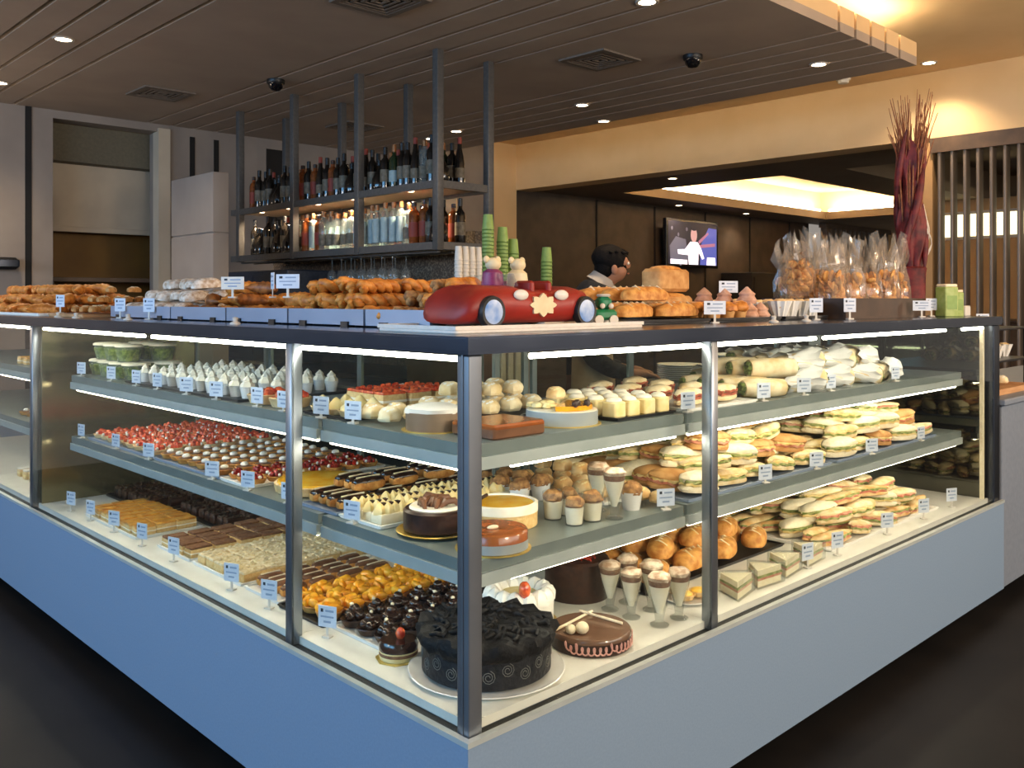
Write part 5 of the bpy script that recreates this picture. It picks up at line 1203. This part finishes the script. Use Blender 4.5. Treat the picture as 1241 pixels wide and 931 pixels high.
# television on the dark wall
o = bpy.data.objects.new('mounted_television', None); COL.objects.link(o); o.location = (10.57, 6.72, 2.33)
obj('bezel', MB().slab(-.70, 0, .70, .07, -.37, .37, .006, .01).mesh('bezel', 'tv_bezel'), o)
obj('wall_bracket', MB().box(-.2, .07, -.15, .2, .165, .15).mesh('wall_bracket', 'cap_black'), o)
scn = obj('screen', MB().box(-.655, -.003, -.325, .655, 0.0, .335).mesh('screen', 'tv_night'), o)
def flat(name, polys, m, dy):
    mb = MB()
    for q in polys: mb.rings([[(x, -.003 - dy, z) for x, z in q], [(x, -.003, z) for x, z in q]])
    return obj(name, mb.mesh(name, m), scn)
def blob(cx, cz, rx, rz_, n=18, a0=0): return [(cx + rx * math.cos(2 * PI * k / n + a0), cz + rz_ * math.sin(2 * PI * k / n + a0)) for k in range(n)]
flat('blue_backdrop', [[(.18, -.325), (.645, -.325), (.645, .26), (.42, .27), (.22, .02)]], 'tv_blue', .001)
flat('pink_beams', [[(.16, .0), (.42, .17), (.40, .20), (.14, .05)], [(.16, -.06), (.60, -.02), (.60, .03), (.16, -.01)]], 'tv_pink', .0015)
for k in range(9): flat('crowd_light', [blob(-.56 + .055 * k, .22 - .09 * ((k * 5) % 7), .022 + .006 * (k % 3), .03)], 'tv_grey', .001)
flat('studio_haze', [[(-.60, -.25), (-.14, -.25), (-.20, .06), (-.46, .10), (-.62, -.05)]], 'tv_grey', .0005)
flat('presenter_shirt', [[(-.42, -.10), (-.22, -.09), (-.08, .03), (.12, .03), (.22, -.08), (.30, -.22), (.24, -.24), (.14, -.12), (.13, -.325), (-.12, -.325), (-.14, -.18), (-.40, -.17)]], 'tv_white', .002)
flat('presenter_head', [blob(.015, .14, .085, .115)], 'tv_skin', .0025)
flat('presenter_hair', [blob(.015, .24, .085, .035)], 'tv_night', .003)
flat('white_desk', [[(-.60, -.325), (-.16, -.325), (-.16, -.255), (-.60, -.25)], [(.36, -.325), (.62, -.325), (.60, -.20), (.38, -.20)]], 'tv_white', .0022)
tag(o, 'flat television on the dark wall showing a presenter in a white shirt', 'television')
o = obj('sideboard', MB().slab(11.6, 6.3, 13.2, 6.88, 0, 1.9, .01).box(11.65, 6.28, .1, 12.35, 6.3, 1.82).box(12.45, 6.28, .1, 13.15, 6.3, 1.82).mesh('sideboard', 'vent_dark')); tag(o, 'dark tall cabinet against the dining wall beyond the television', 'cabinet')
# ------------------------------------------------------------------ the person behind the sandwich case
def skin(name, nodes, edges, m, parent, sub=2):
    """one continuous body grown over joints: nodes = [(x, y, z, rx, ry)]"""
    me = bpy.data.meshes.new(name); me.from_pydata([n[:3] for n in nodes], edges, [])
    o = bpy.data.objects.new(name, me); COL.objects.link(o)
    md = o.modifiers.new('skin', 'SKIN'); md.use_smooth_shade = True
    for v, n in zip(me.skin_vertices[0].data, nodes): v.radius = (n[3], n[4])
    me.skin_vertices[0].data[0].use_root = True
    sb = o.modifiers.new('sub', 'SUBSURF'); sb.levels = sub; sb.render_levels = sub
    dg = bpy.context.evaluated_depsgraph_get()
    nm = bpy.data.meshes.new_from_object(o.evaluated_get(dg)); nm.name = name
    for p in nm.polygons: p.use_smooth = True
    nm.materials.clear(); nm.materials.append(MATS[m])
    bpy.data.objects.remove(o)
    return obj(name, nm, parent)
# local frame: +x is where the person faces, y to the side, z up; leaning forward with bent arms
HIP = 0.93
nodes = [(0, 0, HIP, .13, .15), (.02, 0, 1.10, .11, .14), (.07, 0, 1.28, .12, .16), (.11, 0, 1.475, .10, .15), (.15, 0, 1.545, .055, .055), (.185, 0, 1.58, .055, .055), (.215, 0, 1.62, .075, .072), (.225, 0, 1.685, .085, .075), (.225, 0, 1.73, .05, .05)]
edges = [(i, i + 1) for i in range(8)]
def chain(start, pts):
    p = start
    for q in pts: nodes.append(q); edges.append((p, len(nodes) - 1)); p = len(nodes) - 1
    return p
for s in (-1, 1):
    chain(0, [(0, s * .09, .84, .095, .09), (.02, s * .10, .50, .06, .06), (0, s * .10, .46, .055, .055), (-.02, s * .10, .12, .04, .04), (-.01, s * .10, .07, .04, .04), (.12, s * .11, .035, .035, .03)])
    w = chain(3, [(.10, s * .17, 1.485, .065, .06), (.06, s * .215, 1.27, .05, .05), (.08, s * .235, 1.14, .043, .043), (.20, s * .20, 1.07, .037, .037), (.31, s * .15, 1.05, .027, .030)])
    pm = chain(w, [(.37, s * .14, 1.045, .022, .036)])
    for k in range(4):
        yy = s * .14 + (k - 1.5) * .019; L = (.062, .07, .066, .052)[k]
        chain(pm, [(.405, yy, 1.043, .0095, .0095), (.405 + L * .55, yy, 1.036, .0085, .0085), (.405 + L * .85, yy, 1.015, .0075, .0075)])
    chain(pm, [(.365, s * .14 - s * .038, 1.035, .010, .010), (.395, s * .14 - s * .052, 1.025, .009, .009)])
# nose, chin and ears belong to the same surface
chain(6, [(.285, 0, 1.60, .022, .028)]); chain(7, [(.315, 0, 1.648, .012, .014)])
per = bpy.data.objects.new('person', None); COL.objects.link(per); per.location = (2.57, 2.0, 0); per.rotation_euler = (0, 0, -.80)
skin('body', nodes, edges, 'skin', per)
J = [(0, 0, .90, .155, .175), (.02, 0, 1.10, .135, .165), (.07, 0, 1.28, .145, .185), (.11, 0, 1.485, .12, .17), (.135, 0, 1.545, .085, .085)]
JE = [(0, 1), (1, 2), (2, 3), (3, 4)]
for s in (-1, 1):
    p = 3
    for q in ((.10, s * .18, 1.49, .085, .08), (.06, s * .22, 1.27, .068, .068), (.08, s * .24, 1.14, .06, .06), (.20, s * .205, 1.07, .05, .05), (.285, s * .165, 1.055, .042, .044)):
        J.append(q); JE.append((p, len(J) - 1)); p = len(J) - 1
skin('black_jacket', J, JE, 'jacket', per)
T = [(0, 0, .96, .15, .165)]; TE = []
for s in (-1, 1):
    p = 0
    for q in ((0, s * .095, .84, .11, .105), (.02, s * .105, .50, .08, .08), (-.02, s * .105, .12, .065, .065)):
        T.append(q); TE.append((p, len(T) - 1)); p = len(T) - 1
skin('trousers', T, TE, 'trousers', per)
ap = []
for z, r0 in ((1.30, .175), (1.22, .18), (1.10, .185), (.95, .20), (.75, .215), (.52, .225)):
    ap.append([(.03 + r0 * math.cos(a), r0 * 1.12 * math.sin(a), z) for a in [(-1.9 + 3.8 * k / 18) for k in range(19)]] + [(.03 + (r0 - .006) * math.cos(a), (r0 - .006) * 1.12 * math.sin(a), z) for a in [(1.9 - 3.8 * k / 18) for k in range(19)]])
obj('apron', MB().rings(ap).mesh('apron', 'apron', 50), per)
col = MB(); col.M = TR(.147, 0, 1.565) @ RY(.55)
col.lathe([(.088, -.02), (.078, .0), (.070, .03), (.064, .032), (.070, 0)], 24, cap0=False, cap1=False)
obj('shirt_collar', col.mesh('shirt_collar', 'collar'), per)
hr = MB(); hr.ell((.196, 0, 1.690), (.108, .090, .086), 26, 18, wob=.05, rot=rot3('Y', .35))
hr.ell((.172, 0, 1.640), (.066, .079, .078), 20, 14, wob=.05)
for k in range(26):
    a = R.uniform(-2.6, 2.6); q = R.uniform(.02, .08); hr.ell((.205 + q * math.cos(a), q * math.sin(a), 1.752 - q * q * 5), (.030, .014, .010), 8, 6, wob=.2, seed=k, rot=rot3('Z', a))
obj('hair', hr.mesh('hair', 'hair', 60), per)
for s in (-1, 1):
    er = MB().ell((.215, s * .083, 1.628), (.018, .010, .028), 12, 8); obj('ear', er.mesh('ear', 'skin'), per)
    ey = obj('eye', MB().ell((.296, s * .033, 1.665), (.010, .013, .008), 12, 8).mesh('eye', 'eye_white'), per); obj('iris', MB().ell((.3035, s * .033, 1.664), (.004, .006, .006), 10, 7).mesh('iris', 'eye_dark'), ey)
    sh = MB().ell((.045, s * .108, .045), (.135, .05, .045), 16, 9, flat=True); obj('shoe', sh.mesh('shoe', 'shoe'), per)
obj('mouth', MB().ell((.300, 0, 1.608), (.006, .022, .005), 12, 7).mesh('mouth', 'ham'), per)
tag(per, 'person with short dark hair in a black jacket and pale apron, bending over work', 'person')
# ------------------------------------------------------------------ light and camera
def area(name, loc, rot, sx, sy, e, col):
    l = bpy.data.lights.new(name, 'AREA'); l.shape = 'RECTANGLE'; l.size = sx; l.size_y = sy; l.energy = e; l.color = col
    o = bpy.data.objects.new(name, l); COL.objects.link(o); o.location = loc; o.rotation_euler = rot
    return o
# daylight through the high shopfront glazing on the cake side and, weaker, on the sandwich side
area('shopfront_daylight', (-5.2, 1.8, 2.45), (0, math.radians(-90 + 14), 0), 1.5, 8.0, 330, (.20, .56, 1.0))
area('street_daylight', (2.2, -5.6, 2.5), (math.radians(90 - 14), 0, 0), 9.0, 1.5, 235, (1.0, .93, .86))
# added warm fill lights with no fixture, lifting the ceiling from outside the frame
for p, e in (((-3.2, 1.2, 2.0), 65), ((-2.6, 4.0, 2.0), 55), ((-.9, 6.0, 2.0), 40), ((.4, -2.9, 2.0), 150), ((3.0, -2.4, 2.0), 120), ((6.0, -1.6, 2.0), 80)):
    l = bpy.data.lights.new('fill_lamp', 'POINT'); l.energy = e; l.color = (1.0, .76, .54); l.shadow_soft_size = .15
    o = bpy.data.objects.new('fill_lamp', l); COL.objects.link(o); o.location = p
w = bpy.data.worlds.new('world'); SC.world = w; w.use_nodes = True
bg = w.node_tree.nodes['Background']; bg.inputs[0].default_value = (1.0, .9, .8, 1); bg.inputs[1].default_value = .3
cam = bpy.data.cameras.new('camera'); cam.sensor_width = 36; cam.lens = 36 * 1093 / 1241
cam.shift_y = (363 - 465.5) / 1241
co = bpy.data.objects.new('camera', cam); COL.objects.link(co); co.location = (-1.285, -1.463, 1.46); co.rotation_euler = (PI / 2, 0, -math.atan2(.695, .719))
cam.clip_start = .05
SC.camera = co
v = SC.view_settings; v.view_transform = 'Standard'; v.look = 'None'; v.gamma = 1; v.use_curve_mapping = False; v.exposure = 0.0
SC.cycles.max_bounces = 10; SC.cycles.transparent_max_bounces = 40; SC.cycles.diffuse_bounces = 4; SC.cycles.glossy_bounces = 4
SC.cycles.caustics_reflective = False; SC.cycles.caustics_refractive = False; SC.cycles.sample_clamp_indirect = 6
for k_, v_ in LABELS.items():
    if len(v_) > 1: print('SAME LABEL', k_, v_)
